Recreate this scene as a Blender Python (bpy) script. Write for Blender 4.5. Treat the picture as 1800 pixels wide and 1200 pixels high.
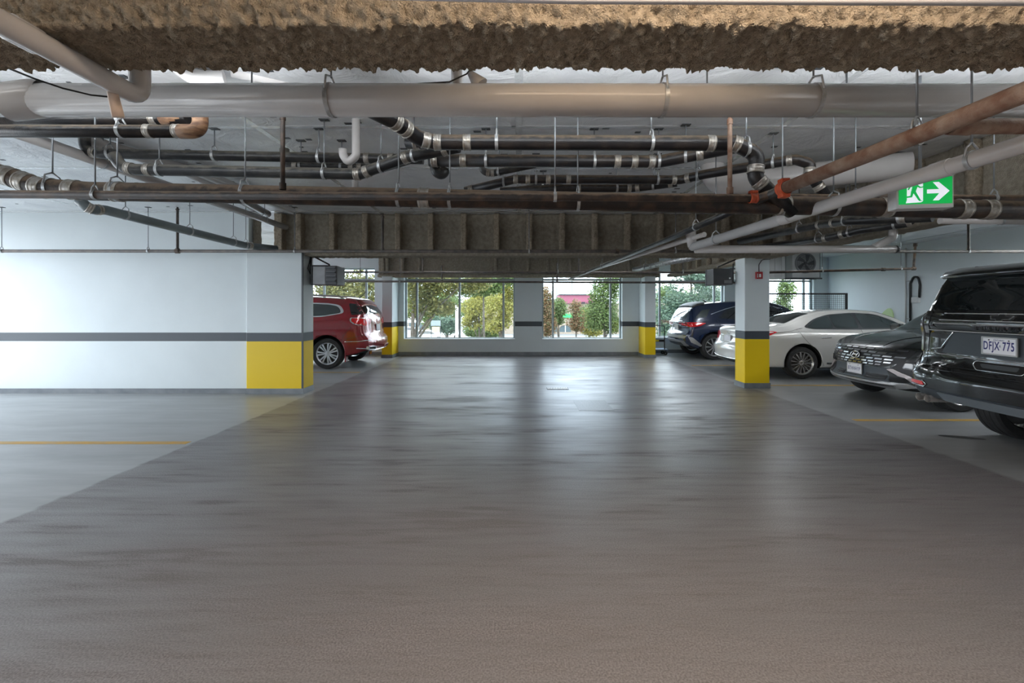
import bpy, bmesh, math, random
from mathutils import Vector, Matrix, noise
from mathutils.bvhtree import BVHTree
random.seed(7)
for o in list(bpy.data.objects): bpy.data.objects.remove(o)
SC = bpy.context.scene
COL = SC.collection

# ---------------------------------------------------------------- camera
CX, CY, F, CH = 912.0, 540.0, 800.0, 1.5          # vanishing point, focal length in pixels, eye height
cam_d = bpy.data.cameras.new('camera'); cam = bpy.data.objects.new('camera', cam_d); COL.objects.link(cam)
cam.location = (0, 0, CH); cam.rotation_euler = (math.pi/2, 0, 0)
cam_d.sensor_width = 36; cam_d.lens = 36*F/1800
cam_d.shift_x = -(CX-900)/1800; cam_d.shift_y = -(600-CY)/1800
cam_d.clip_start = 0.05; cam_d.clip_end = 400
SC.camera = cam

# ---------------------------------------------------------------- sky, exposure
SC.view_settings.view_transform = 'Standard'; SC.view_settings.look = 'None'
SC.view_settings.gamma = 1; SC.view_settings.use_curve_mapping = False
SC.view_settings.exposure = 0.8
SKY = 4.6
w = bpy.data.worlds.new('overcast_sky'); SC.world = w; w.use_nodes = True
nt = w.node_tree; nt.nodes.clear()
wo = nt.nodes.new('ShaderNodeOutputWorld'); bg = nt.nodes.new('ShaderNodeBackground')
tc = nt.nodes.new('ShaderNodeTexCoord'); nz = nt.nodes.new('ShaderNodeTexNoise'); cr = nt.nodes.new('ShaderNodeValToRGB')
nz.inputs['Scale'].default_value = 2.2; nz.inputs['Detail'].default_value = 5
cr.color_ramp.elements[0].color = (0.72, 0.83, 0.98, 1); cr.color_ramp.elements[1].color = (0.93, 0.97, 1.0, 1)
cr.color_ramp.elements[0].position = 0.35; cr.color_ramp.elements[1].position = 0.65
nt.links.new(tc.outputs['Generated'], nz.inputs['Vector']); nt.links.new(nz.outputs['Fac'], cr.inputs['Fac'])
nt.links.new(cr.outputs['Color'], bg.inputs['Color']); bg.inputs['Strength'].default_value = SKY
nt.links.new(bg.outputs[0], wo.inputs['Surface'])
# lamp power of the strip lights, added fill included (watts) and their tint
LAMP_WARM, LAMP_COOL = (1.0, 0.78, 0.58), (0.93, 0.97, 1.0)
SC.cycles.max_bounces = 8; SC.cycles.diffuse_bounces = 5; SC.cycles.glossy_bounces = 4
SC.cycles.transparent_max_bounces = 16; SC.cycles.sample_clamp_indirect = 6.0
SC.cycles.adaptive_threshold = 0.02; SC.cycles.caustics_reflective = False; SC.cycles.caustics_refractive = False

CEIL = 3.15
def P(px, py, d):                       # a point of the place: picture direction and its distance from the lens plane
    return Vector(((px-CX)*d/F, d, CH-(py-CY)*d/F))

# ---------------------------------------------------------------- materials
def _n(nt, t, **kw):
    n = nt.nodes.new(t)
    for k, v in kw.items(): setattr(n, k, v)
    return n
def mat(name, col, rough=0.5, metal=0.0, col2=None, nscale=8.0, ndetail=6, lo=0.35, hi=0.65, bump=0.0, bscale=60.0,
        rough2=None, coat=0.0, emit=None, estr=0.0, stretch=None, spec=0.5, alpha=None, trans=0.0):
    m = bpy.data.materials.new(name); m.use_nodes = True
    nt = m.node_tree; b = nt.nodes['Principled BSDF']
    b.inputs['Base Color'].default_value = (*col, 1); b.inputs['Roughness'].default_value = rough
    b.inputs['Metallic'].default_value = metal; b.inputs['Specular IOR Level'].default_value = spec
    b.inputs['Coat Weight'].default_value = coat; b.inputs['Coat Roughness'].default_value = 0.04
    if trans: b.inputs['Transmission Weight'].default_value = trans
    if emit: b.inputs['Emission Color'].default_value = (*emit, 1); b.inputs['Emission Strength'].default_value = estr
    src = None
    if col2 or rough2 is not None or bump:
        tc = _n(nt, 'ShaderNodeTexCoord'); src = tc.outputs['Object']
        if stretch:
            mp = _n(nt, 'ShaderNodeMapping'); mp.inputs['Scale'].default_value = stretch
            nt.links.new(src, mp.inputs['Vector']); src = mp.outputs['Vector']
    if col2 or rough2 is not None:
        nz = _n(nt, 'ShaderNodeTexNoise'); nz.inputs['Scale'].default_value = nscale; nz.inputs['Detail'].default_value = ndetail
        nt.links.new(src, nz.inputs['Vector'])
        mr = _n(nt, 'ShaderNodeMapRange'); mr.inputs['From Min'].default_value = lo; mr.inputs['From Max'].default_value = hi
        nt.links.new(nz.outputs['Fac'], mr.inputs['Value'])
        if col2:
            mx = _n(nt, 'ShaderNodeMix', data_type='RGBA'); mx.inputs[6].default_value = (*col, 1); mx.inputs[7].default_value = (*col2, 1)
            nt.links.new(mr.outputs[0], mx.inputs[0]); nt.links.new(mx.outputs[2], b.inputs['Base Color'])
        if rough2 is not None:
            mq = _n(nt, 'ShaderNodeMapRange'); mq.inputs['To Min'].default_value = rough; mq.inputs['To Max'].default_value = rough2
            nt.links.new(mr.outputs[0], mq.inputs['Value']); nt.links.new(mq.outputs[0], b.inputs['Roughness'])
    if bump:
        nb = _n(nt, 'ShaderNodeTexNoise'); nb.inputs['Scale'].default_value = bscale; nb.inputs['Detail'].default_value = 5
        nt.links.new(src, nb.inputs['Vector'])
        bp = _n(nt, 'ShaderNodeBump'); bp.inputs['Strength'].default_value = bump; bp.inputs['Distance'].default_value = 0.02
        nt.links.new(nb.outputs['Fac'], bp.inputs['Height']); nt.links.new(bp.outputs[0], b.inputs['Normal'])
    return m
def band_mat(name, upper, stripe, lower, rough=0.45):
    """Painted concrete: base colour below 0.91 m, a dark stripe to 1.06 m, then the wall colour."""
    m = mat(name, upper, rough, col2=tuple(c*0.95 for c in upper), nscale=1.3, bump=0.06, bscale=30)
    nt = m.node_tree; b = nt.nodes['Principled BSDF']
    g = _n(nt, 'ShaderNodeNewGeometry'); s = _n(nt, 'ShaderNodeSeparateXYZ'); nt.links.new(g.outputs['Position'], s.inputs[0])
    old = b.inputs['Base Color'].links[0].from_socket
    def gt(v):
        k = _n(nt, 'ShaderNodeMath', operation='GREATER_THAN'); k.inputs[1].default_value = v
        nt.links.new(s.outputs['Z'], k.inputs[0]); return k.outputs[0]
    mx = _n(nt, 'ShaderNodeMix', data_type='RGBA'); mx.inputs[6].default_value = (*stripe, 1)
    nt.links.new(gt(1.06), mx.inputs[0]); nt.links.new(old, mx.inputs[7])
    m2 = _n(nt, 'ShaderNodeMix', data_type='RGBA')
    if lower: m2.inputs[6].default_value = (*lower, 1)
    else: nt.links.new(old, m2.inputs[6])
    nt.links.new(gt(0.91), m2.inputs[0]); nt.links.new(mx.outputs[2], m2.inputs[7])
    nt.links.new(m2.outputs[2], b.inputs['Base Color'])
    return m
WALLC = (0.735, 0.805, 0.825); STRIPE = (0.045, 0.058, 0.072)
def dusty(m, col, amount=0.8):
    """Old settled dust: lies on whatever faces up, broken up by noise."""
    nt = m.node_tree; b = nt.nodes['Principled BSDF']; L = nt.links.new
    g = _n(nt, 'ShaderNodeNewGeometry'); s = _n(nt, 'ShaderNodeSeparateXYZ'); L(g.outputs['Normal'], s.inputs[0])
    n = _n(nt, 'ShaderNodeTexNoise'); n.inputs['Scale'].default_value = 16; n.inputs['Detail'].default_value = 6; L(g.outputs['Position'], n.inputs['Vector'])
    a = _n(nt, 'ShaderNodeMath', operation='MULTIPLY_ADD'); L(n.outputs['Fac'], a.inputs[0]); a.inputs[1].default_value = 1.1; L(s.outputs['Z'], a.inputs[2])
    r = _n(nt, 'ShaderNodeMapRange'); r.inputs['From Min'].default_value = 0.72; r.inputs['From Max'].default_value = 1.15; r.inputs['To Max'].default_value = amount; L(a.outputs[0], r.inputs['Value'])
    mx = _n(nt, 'ShaderNodeMix', data_type='RGBA'); old = b.inputs['Base Color'].links[0].from_socket
    L(r.outputs[0], mx.inputs[0]); L(old, mx.inputs[6]); mx.inputs[7].default_value = (*col, 1); L(mx.outputs[2], b.inputs['Base Color']); return m
M = {}
M['wall'] = band_mat('painted_wall', WALLC, STRIPE, None)
M['pillar'] = band_mat('painted_pillar', WALLC, STRIPE, (0.86, 0.60, 0.0))
M['plain_wall'] = mat('plain_painted_wall', WALLC, 0.5, col2=(0.72, 0.78, 0.81), nscale=0.8)
M['base'] = mat('grey_base_paint', (0.16, 0.18, 0.20), 0.4, col2=(0.22, 0.24, 0.26), nscale=5)
M['white_pipe'] = mat('white_pvc', (0.62, 0.605, 0.595), 0.2, col2=(0.54, 0.52, 0.51), nscale=2.5)
M['iron'] = dusty(mat('black_cast_iron', (0.010, 0.010, 0.012), 0.36, col2=(0.045, 0.034, 0.028), nscale=9, lo=0.45, hi=0.8, bump=0.12, bscale=90), (0.17, 0.125, 0.085))
M['iron_dust'] = dusty(mat('dusty_cast_iron', (0.016, 0.018, 0.021), 0.34, col2=(0.07, 0.068, 0.062), nscale=7, lo=0.45, hi=0.8, bump=0.12, bscale=90), (0.20, 0.185, 0.155))
M['iron_rust'] = dusty(mat('rusty_cast_iron', (0.030, 0.021, 0.017), 0.5, col2=(0.13, 0.075, 0.045), nscale=9, lo=0.45, hi=0.78, bump=0.2, bscale=120), (0.30, 0.21, 0.14), 0.75)
M['rust'] = mat('rusted_steel_pipe', (0.19, 0.09, 0.052), 0.6, col2=(0.36, 0.26, 0.195), nscale=14, lo=0.35, hi=0.7, bump=0.25, bscale=140)
M['rust_bend'] = mat('brown_rust_fitting', (0.10, 0.04, 0.02), 0.5, col2=(0.34, 0.19, 0.10), nscale=12, stretch=(1, 1, 5), bump=0.2)
M['grey_pipe'] = mat('grey_green_drain_pipe', (0.11, 0.14, 0.15), 0.4, col2=(0.22, 0.26, 0.27), nscale=6, stretch=(1, 0.2, 1))
M['sprinkler'] = mat('dark_steel_pipe', (0.05, 0.045, 0.042), 0.5, col2=(0.12, 0.095, 0.08), nscale=10)
M['steel'] = mat('stainless_band', (0.50, 0.48, 0.45), 0.33, 0.6, col2=(0.33, 0.29, 0.24), nscale=25, bump=0.1, bscale=160)
M['zinc'] = mat('zinc_rod', (0.28, 0.30, 0.32), 0.45, 0.6)
M['strap'] = mat('galvanised_strap', (0.55, 0.58, 0.60), 0.35, 0.5, col2=(0.38, 0.38, 0.38), nscale=30)
M['red_iron'] = mat('red_grooved_coupling', (0.42, 0.06, 0.02), 0.45, col2=(0.55, 0.12, 0.05), nscale=20)
M['foil_pipe'] = mat('foil_pipe_wrap', (0.48, 0.49, 0.50), 0.3, 0.7, col2=(0.25, 0.25, 0.25), nscale=20, bump=0.3, bscale=60)
M['fire'] = mat('sprayed_fireproofing_lit', (0.56, 0.48, 0.37), 0.95, col2=(0.34, 0.285, 0.215), nscale=38, lo=0.3, hi=0.7, bump=1.0, bscale=170, spec=0.1)  # paler copy of the web's coat; lit look of ribs put into colour
M['fire2'] = mat('smooth_fireproofing', (0.40, 0.36, 0.29), 0.95, col2=(0.29, 0.26, 0.21), nscale=20, bump=0.8, bscale=110, spec=0.1)
M['yellow_line'] = mat('yellow_floor_paint', (0.62, 0.36, 0.05), 0.5, col2=(0.45, 0.33, 0.16), nscale=5, lo=0.45, hi=0.8)
M['black'] = mat('black_plastic', (0.012, 0.012, 0.013), 0.5)
M['rubber'] = mat('tyre_rubber', (0.014, 0.014, 0.015), 0.75, col2=(0.022, 0.022, 0.022), nscale=20)
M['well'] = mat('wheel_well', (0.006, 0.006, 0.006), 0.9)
M['dark_metal'] = mat('dark_grey_metal', (0.06, 0.065, 0.07), 0.4, 0.4)
M['heater'] = mat('heater_enamel', (0.055, 0.06, 0.065), 0.4, 0.2, col2=(0.08, 0.08, 0.085), nscale=6)
M['heater_light'] = mat('heater_side', (0.26, 0.265, 0.27), 0.35, 0.4, col2=(0.2, 0.2, 0.21), nscale=4)
M['grey_plate'] = mat('light_grey_casing', (0.62, 0.63, 0.63), 0.45)
M['frame'] = mat('aluminium_frame', (0.36, 0.41, 0.42), 0.4, 0.3)
M['white_trim'] = mat('white_trim', (0.85, 0.87, 0.87), 0.4)
M['chrome'] = mat('chrome', (0.86, 0.87, 0.88), 0.08, 1.0)
M['satin'] = mat('satin_alloy', (0.62, 0.63, 0.65), 0.28, 0.6)
M['dark_alloy'] = mat('dark_chrome_alloy', (0.52, 0.51, 0.50), 0.24, 0.7)
M['disc'] = mat('brake_disc', (0.10, 0.10, 0.10), 0.4, 0.7)
M['autoglass'] = mat('tinted_glass', (0.008, 0.011, 0.012), 0.03, 0.0, spec=0.8, coat=0.5)
M['autoglass_light'] = mat('light_tinted_glass', (0.035, 0.05, 0.052), 0.03, 0.0, spec=0.8, coat=0.5)
M['red_lens'] = mat('red_lamp_lens', (0.50, 0.006, 0.01), 0.12, coat=0.6, emit=(1, 0.02, 0.02), estr=0.05)
M['clear_lens'] = mat('clear_lamp_lens', (0.35, 0.36, 0.37), 0.1, 0.6, coat=0.6)
M['smoke_lens'] = mat('smoked_lamp_lens', (0.03, 0.03, 0.032), 0.07, coat=0.7)
M['plate_white'] = mat('plate_white', (0.80, 0.80, 0.84), 0.4)
M['plate_blue'] = mat('plate_blue', (0.02, 0.025, 0.16), 0.4)
M['seam'] = mat('panel_gap', (0.01, 0.01, 0.01), 0.8)
def paint(name, c, c2=None, rough=0.22): return mat(name, c, rough, 0.15, coat=1.0, col2=c2, nscale=3, spec=0.5)
M['red_paint'] = paint('crimson_metallic_paint', (0.27, 0.006, 0.014))
M['blue_paint'] = paint('dark_blue_metallic_paint', (0.008, 0.018, 0.055))
M['white_paint'] = paint('pearl_white_paint', (0.74, 0.73, 0.70))
M['black_paint'] = paint('black_gloss_paint', (0.008, 0.009, 0.010))
M['dark_paint'] = paint('black_green_metallic_paint', (0.012, 0.016, 0.017))
M['silver_trim'] = mat('silver_bumper_trim', (0.42, 0.42, 0.42), 0.35, 0.5)
M['grey_clad'] = mat('dark_grey_cladding', (0.045, 0.055, 0.065), 0.45)
M['taupe_lens'] = mat('driving_lamp_housing', (0.42, 0.37, 0.36), 0.35, 0.3)

def glass_mat():
    m = bpy.data.materials.new('window_glass'); m.use_nodes = True; nt = m.node_tree; nt.nodes.clear()
    o = _n(nt, 'ShaderNodeOutputMaterial'); mx = _n(nt, 'ShaderNodeMixShader'); t = _n(nt, 'ShaderNodeBsdfTransparent'); g = _n(nt, 'ShaderNodeBsdfGlossy')
    t.inputs[0].default_value = (0.90, 0.94, 0.945, 1); g.inputs['Roughness'].default_value = 0.02; mx.inputs[0].default_value = 0.05
    nt.links.new(t.outputs[0], mx.inputs[1]); nt.links.new(g.outputs[0], mx.inputs[2]); nt.links.new(mx.outputs[0], o.inputs[0])
    return m
M['glass'] = glass_mat()

def floor_mat():
    m = bpy.data.materials.new('coated_garage_floor'); m.use_nodes = True; nt = m.node_tree; b = nt.nodes['Principled BSDF']
    L = nt.links.new
    g = _n(nt, 'ShaderNodeNewGeometry'); s = _n(nt, 'ShaderNodeSeparateXYZ'); L(g.outputs['Position'], s.inputs[0])
    def noise_(scale, detail, sx=1, sy=1):
        mp = _n(nt, 'ShaderNodeMapping'); mp.inputs['Scale'].default_value = (sx, sy, 1); L(g.outputs['Position'], mp.inputs['Vector'])
        n = _n(nt, 'ShaderNodeTexNoise'); n.inputs['Scale'].default_value = scale; n.inputs['Detail'].default_value = detail
        L(mp.outputs[0], n.inputs['Vector']); return n.outputs['Fac']
    def rng(v, a, b_, c, d):
        r = _n(nt, 'ShaderNodeMapRange'); r.inputs['From Min'].default_value = a; r.inputs['From Max'].default_value = b_
        r.inputs['To Min'].default_value = c; r.inputs['To Max'].default_value = d; L(v, r.inputs['Value']); return r.outputs[0]
    def math_(op, a, c):
        k = _n(nt, 'ShaderNodeMath', operation=op)
        for i, v in enumerate((a, c)):
            if isinstance(v, (int, float)): k.inputs[i].default_value = v
            else: L(v, k.inputs[i])
        return k.outputs[0]
    edge = noise_(6, 2)
    wob = math_('MULTIPLY', math_('SUBTRACT', edge, 0.5), 0.10)
    x = math_('ADD', s.outputs['X'], wob)
    bayL = rng(x, -3.62, -3.58, 1, 0); bayR = rng(x, 4.30, 4.36, 0, 1)
    bay = math_('MAXIMUM', bayL, bayR)
    big = noise_(0.55, 6, 0.6, 1.0); fine = noise_(120, 4); mid = noise_(2.4, 9, 0.40, 1.6)
    def mixc(f, a, c):
        k = _n(nt, 'ShaderNodeMix', data_type='RGBA')
        for i, v in ((6, a), (7, c)):
            if isinstance(v, tuple): k.inputs[i].default_value = (*v, 1)
            else: L(v, k.inputs[i])
        if isinstance(f, (int, float)): k.inputs[0].default_value = f
        else: L(f, k.inputs[0])
        return k.outputs[2]
    aisle = mixc(rng(fine, 0.35, 0.65, 0, 1), (0.135, 0.130, 0.137), (0.265, 0.256, 0.266))
    aisle = mixc(rng(mid, 0.35, 0.85, 0, 0.4), aisle, (0.15, 0.145, 0.145))
    bayc = mixc(rng(mid, 0.2, 0.8, 0, 1), (0.36, 0.375, 0.385), (0.28, 0.295, 0.305))
    L(mixc(bay, aisle, bayc), b.inputs['Base Color'])
    ra = rng(math_('ADD', math_('MULTIPLY', big, 0.5), math_('MULTIPLY', mid, 0.5)), 0.30, 0.70, 0.285, 0.44)
    rb = rng(mid, 0.25, 0.75, 0.285, 0.36)
    mr = _n(nt, 'ShaderNodeMix', data_type='FLOAT'); L(bay, mr.inputs[0]); L(ra, mr.inputs[2]); L(rb, mr.inputs[3])
    L(mr.outputs[0], b.inputs['Roughness'])
    bp = _n(nt, 'ShaderNodeBump'); bp.inputs['Distance'].default_value = 0.004
    L(math_('SUBTRACT', 0.09, math_('MULTIPLY', bay, 0.06)), bp.inputs['Strength'])
    L(math_('ADD', math_('MULTIPLY', fine, 0.5), math_('MULTIPLY', noise_(45, 4, 0.5, 1), 0.5)), bp.inputs['Height'])
    L(bp.outputs[0], b.inputs['Normal'])
    sheen = rng(math_('ADD', math_('MULTIPLY', noise_(1.1, 7, 0.55, 2.4), 0.55), math_('MULTIPLY', noise_(6.0, 6, 0.30, 2.4), 0.45)), 0.40, 0.60, 0.04, 1.0)
    L(math_('MAXIMUM', sheen, math_('MULTIPLY', bay, 0.45)), b.inputs['Specular IOR Level'])
    return m
M['floor'] = floor_mat()

def foil_mat():
    m = mat('foil_faced_insulation', (0.84, 0.85, 0.86), 0.30, 0.5, col2=(0.70, 0.71, 0.73), nscale=1.6, rough2=0.5)
    nt = m.node_tree; b = nt.nodes['Principled BSDF']; L = nt.links.new
    tc = _n(nt, 'ShaderNodeTexCoord')
    a = _n(nt, 'ShaderNodeTexNoise'); a.inputs['Scale'].default_value = 2.6; a.inputs['Detail'].default_value = 8; a.inputs['Roughness'].default_value = 0.6; a.inputs['Distortion'].default_value = 1.5
    v = _n(nt, 'ShaderNodeTexVoronoi', feature='DISTANCE_TO_EDGE'); v.inputs['Scale'].default_value = 0.9
    L(tc.outputs['Object'], a.inputs['Vector']); L(tc.outputs['Object'], v.inputs['Vector'])
    b1 = _n(nt, 'ShaderNodeBump'); b1.inputs['Strength'].default_value = 0.9; b1.inputs['Distance'].default_value = 0.05
    b2 = _n(nt, 'ShaderNodeBump'); b2.inputs['Strength'].default_value = 0.45; b2.inputs['Distance'].default_value = 0.04
    L(v.outputs['Distance'], b2.inputs['Height']); L(a.outputs['Fac'], b1.inputs['Height']); L(b2.outputs[0], b1.inputs['Normal']); L(b1.outputs[0], b.inputs['Normal'])
    return m
M['foil'] = foil_mat()

# ---------------------------------------------------------------- mesh helpers
def link(o, parent=None):
    COL.objects.link(o)
    if parent is not None: o.parent = parent
    return o
def from_bm(name, bm, m, parent=None, smooth=False):
    me = bpy.data.meshes.new(name); bm.normal_update(); bm.to_mesh(me); bm.free()
    for k in (m if isinstance(m, (list, tuple)) else [m]): me.materials.append(k)
    if smooth:
        for p in me.polygons: p.use_smooth = True
    return link(bpy.data.objects.new(name, me), parent)
def from_pd(name, v, f, m, parent=None, smooth=False):
    me = bpy.data.meshes.new(name); me.from_pydata([tuple(a) for a in v], [], f); me.update()
    for k in (m if isinstance(m, (list, tuple)) else [m]): me.materials.append(k)
    if smooth:
        for p in me.polygons: p.use_smooth = True
    return link(bpy.data.objects.new(name, me), parent)
def tag(o, label=None, cat=None, group=None, kind=None):
    if label: o['label'] = label
    if cat: o['category'] = cat
    if group: o['group'] = group
    if kind: o['kind'] = kind
    return o
def thing(name, label, cat, loc=(0, 0, 0), rz=0.0, group=None):
    o = bpy.data.objects.new(name, None); o.empty_display_size = 0.1
    link(o); o.location = loc; o.rotation_euler = (0, 0, rz)
    return tag(o, label, cat, group)
def bm_box(bm, lo, hi, bevel=0.0):
    r = bmesh.ops.create_cube(bm, size=1)
    c = [(a+b)/2 for a, b in zip(lo, hi)]; s = [abs(b-a) for a, b in zip(lo, hi)]
    for v in r['verts']: v.co = Vector([v.co[i]*s[i]+c[i] for i in range(3)])
    if bevel:
        es = list({e for v in r['verts'] for e in v.link_edges})
        bmesh.ops.bevel(bm, geom=es, offset=bevel, segments=2, affect='EDGES', profile=0.5)
def box(name, lo, hi, m, parent=None, bevel=0.0):
    bm = bmesh.new(); bm_box(bm, lo, hi, bevel); return from_bm(name, bm, m, parent)
def boxes(name, lst, m, parent=None, bevel=0.0):
    bm = bmesh.new()
    for lo, hi in lst: bm_box(bm, lo, hi, bevel)
    return from_bm(name, bm, m, parent)
def round_path(pts, rad, n=7):
    """Replace each corner of a polyline by an arc."""
    pts = [Vector(p) for p in pts]
    if len(pts) < 3 or rad <= 0: return pts
    out = [pts[0]]
    for i in range(1, len(pts)-1):
        a, p, c = pts[i-1], pts[i], pts[i+1]
        u, v = (a-p), (c-p); lu, lv = u.length, v.length
        u.normalize(); v.normalize()
        ang = u.angle(v, math.pi)
        if ang > math.pi-0.02: out.append(p); continue
        t = min(rad/math.tan(ang/2), lu*0.49, lv*0.49)
        s, e = p+u*t, p+v*t
        for k in range(n+1):
            q = k/n
            out.append((1-q)**2*s + 2*q*(1-q)*p + q*q*e)
    out.append(pts[-1]); return out
def sweep_data(pts, r, seg=14, cap=True):
    pts = [Vector(p) for p in pts]; n = len(pts)
    rs = r if isinstance(r, (list, tuple)) else [r]*n
    T = []
    for i in range(n):
        d = pts[min(i+1, n-1)]-pts[max(i-1, 0)]; T.append(d.normalized())
    up = Vector((0, 0, 1)) if abs(T[0].z) < 0.9 else Vector((0, 1, 0))
    N = (up - T[0]*up.dot(T[0])).normalized(); V = []; Fc = []
    for i in range(n):
        if i: N = (N - T[i]*N.dot(T[i])).normalized()
        B = T[i].cross(N)
        for k in range(seg):
            a = 2*math.pi*k/seg; V.append(pts[i]+(N*math.cos(a)+B*math.sin(a))*rs[i])
    for i in range(n-1):
        for k in range(seg):
            k2 = (k+1) % seg; Fc.append((i*seg+k, i*seg+k2, (i+1)*seg+k2, (i+1)*seg+k))
    if cap: Fc.append(tuple(range(seg-1, -1, -1))); Fc.append(tuple((n-1)*seg+k for k in range(seg)))
    return V, Fc
def sweep(name, pts, r, m, parent=None, bend=0.0, seg=14):
    p = round_path(pts, bend); V, Fc = sweep_data(p, r if not isinstance(r, (list, tuple)) else r, seg)
    o = from_pd(name, V, Fc, m, parent, True)
    for pl in o.data.polygons[-2:]: pl.use_smooth = False
    return o
def sweeps(name, runs, m, parent=None, seg=8):
    V, Fc = [], []
    for pts, r in runs:
        v, f = sweep_data(pts, r, seg); b = len(V); V += v; Fc += [tuple(i+b for i in q) for q in f]
    return from_pd(name, V, Fc, m, parent, True)
def lathe(name, prof, center, axis, m, parent=None, seg=20, closed=False):
    """prof: (along, radius) pairs turned round an axis."""
    A = Vector(axis).normalized(); up = Vector((0, 0, 1)) if abs(A.z) < 0.9 else Vector((1, 0, 0))
    N = (up-A*up.dot(A)).normalized(); B = A.cross(N); C = Vector(center); V, Fc = [], []
    for a, r in prof:
        for k in range(seg):
            t = 2*math.pi*k/seg; V.append(C+A*a+(N*math.cos(t)+B*math.sin(t))*r)
    n = len(prof)
    for i in range(n if closed else n-1):
        j = (i+1) % n
        for k in range(seg):
            k2 = (k+1) % seg; Fc.append((i*seg+k, i*seg+k2, j*seg+k2, j*seg+k))
    o = from_pd(name, V, Fc, m, parent, True); o.data.set_sharp_from_angle(angle=math.radians(33)); return o
def text_mesh(s, size, extrude=0.001, spacing=1.0, bold=0.0):
    cu = bpy.data.curves.new('t', 'FONT'); cu.body = s; cu.size = size; cu.extrude = extrude; cu.align_x = 'CENTER'; cu.align_y = 'CENTER'
    cu.offset = bold; cu.space_character = spacing; cu.resolution_u = 4
    o = bpy.data.objects.new('t', cu); COL.objects.link(o); bpy.context.view_layer.update()
    me = bpy.data.meshes.new_from_object(o.evaluated_get(bpy.context.evaluated_depsgraph_get()))
    bpy.data.objects.remove(o); bpy.data.curves.remove(cu)
    v = [Vector(a.co) for a in me.vertices]; f = [tuple(p.vertices) for p in me.polygons]
    bpy.data.meshes.remove(me); return v, f
# ================================================================ the room
XL, XR, YB, YF, YB2 = -10.2, 10.2, 14.2, -9.0, 15.0
fl = tag(box('floor', (XL-0.3, YF-0.3, -0.25), (XR+0.3, YB2+0.25, 0), M['floor']), kind='structure')
ce = tag(box('ceiling', (XL-0.3, YF-0.3, CEIL), (XR+0.3, YB2+0.25, CEIL+0.25), M['foil']), kind='structure')
M['foil_tape'] = mat('foil_tape', (0.80, 0.81, 0.82), 0.25, 0.6, bump=0.4, bscale=25)
for k in range(9): box('foil_seam', (-9.6+k*2.4-0.03, 1.8, CEIL-0.0015), (-9.6+k*2.4+0.03, 13.4, CEIL), M['foil_tape'], ce)
for k in range(5): box('foil_seam', (-10.1, 2.95+k*1.22-0.03, CEIL-0.003), (10.1, 2.95+k*1.22+0.03, CEIL-0.0016), M['foil_tape'], ce)
pr_ = random.Random(5); bmp = bmesh.new()
for k in range(260):
    x_, y_ = pr_.uniform(-9, 9), pr_.uniform(2.4, 7.7); r_ = pr_.uniform(0.012, 0.026)
    bm_box(bmp, (x_-r_*pr_.uniform(1, 2.2), y_-r_, CEIL-0.004), (x_+r_, y_+r_*0.6, CEIL))
tag(from_bm('insulation_pin', bmp, M['dark_metal'], ce), kind='stuff')
def line_part(x0, x1, y, wd=0.09):
    return box('parking_line', (x0, y-wd/2, 0.0), (x1, y+wd/2, 0.003), M['yellow_line'], fl)
for x0, x1, y in ((-10.1, -3.66, 5.04), (-10.1, -3.66, 2.0), (-9.5, -3.66, 10.5), (4.46, 10.1, 6.05), (4.6, 10.1, 8.75), (4.46, 10.1, 11.75), (4.46, 10.1, 3.0)):
    line_part(x0, x1, y)
def wall_xz(name, x0, x1, z0, z1, y0, y1, holes, m):
    xs = sorted({x0, x1, *[h[0] for h in holes], *[h[1] for h in holes]}); zs = sorted({z0, z1, *[h[2] for h in holes], *[h[3] for h in holes]})
    bm = bmesh.new()
    for a, b in zip(xs, xs[1:]):
        for c, d in zip(zs, zs[1:]):
            mx, mz = (a+b)/2, (c+d)/2
            if not any(h[0] < mx < h[1] and h[2] < mz < h[3] for h in holes): bm_box(bm, (a, y0, c), (b, y1, d))
    bmesh.ops.remove_doubles(bm, verts=bm.verts, dist=1e-4)
    return tag(from_bm(name, bm, m), kind='structure')
def wall_yz(name, y0, y1, z0, z1, x0, x1, holes, m):
    o = wall_xz(name, y0, y1, z0, z1, -x1, -x0, holes, m)
    for v in o.data.vertices: v.co = Vector((-v.co.y, v.co.x, v.co.z))
    o.data.flip_normals() if False else None
    return o
SILL, HEAD, TRANS = 0.50, 2.74, 2.37
WIN_A, WIN_B = (-3.585, -0.124), (0.728, 3.23)
WIN_L, WIN_R, WIN_R2 = (-8.6, -4.50), (4.30, 6.78), (8.0, 9.72)
wall_xz('wall_back', XL, 3.9, 0, CEIL, YB, YB+0.3, [(*WIN_A, SILL, HEAD), (*WIN_B, SILL, HEAD), (*WIN_L, SILL, HEAD)], M['wall'])
wall_xz('wall_back_right', 3.9, XR, 0, CEIL, YB2, YB2+0.25, [(*WIN_R, SILL, HEAD), (*WIN_R2, SILL, HEAD)], M['wall'])
tag(box('wall_return', (3.9, YB, 0), (4.05, YB2, CEIL), M['wall']), kind='structure')
tag(box('wall_right', (XR, YF, 0), (XR+0.25, YB2+0.25, CEIL), M['plain_wall']), kind='structure')
tag(box('wall_front', (XL, YF-0.25, 0), (XR, YF, CEIL), M['plain_wall']), kind='structure')
wall_yz('wall_left', YF, YB+0.3, 0, CEIL, XL-0.25, XL, [(-7.5, -4.2, 0.25, 3.0), (-3.6, -0.3, 0.25, 3.0), (0.3, 3.6, 0.25, 3.0), (4.2, 7.6, 0.25, 3.0), (9.0, 13.2, 0.25, 3.0)], M['plain_wall'])
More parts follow.
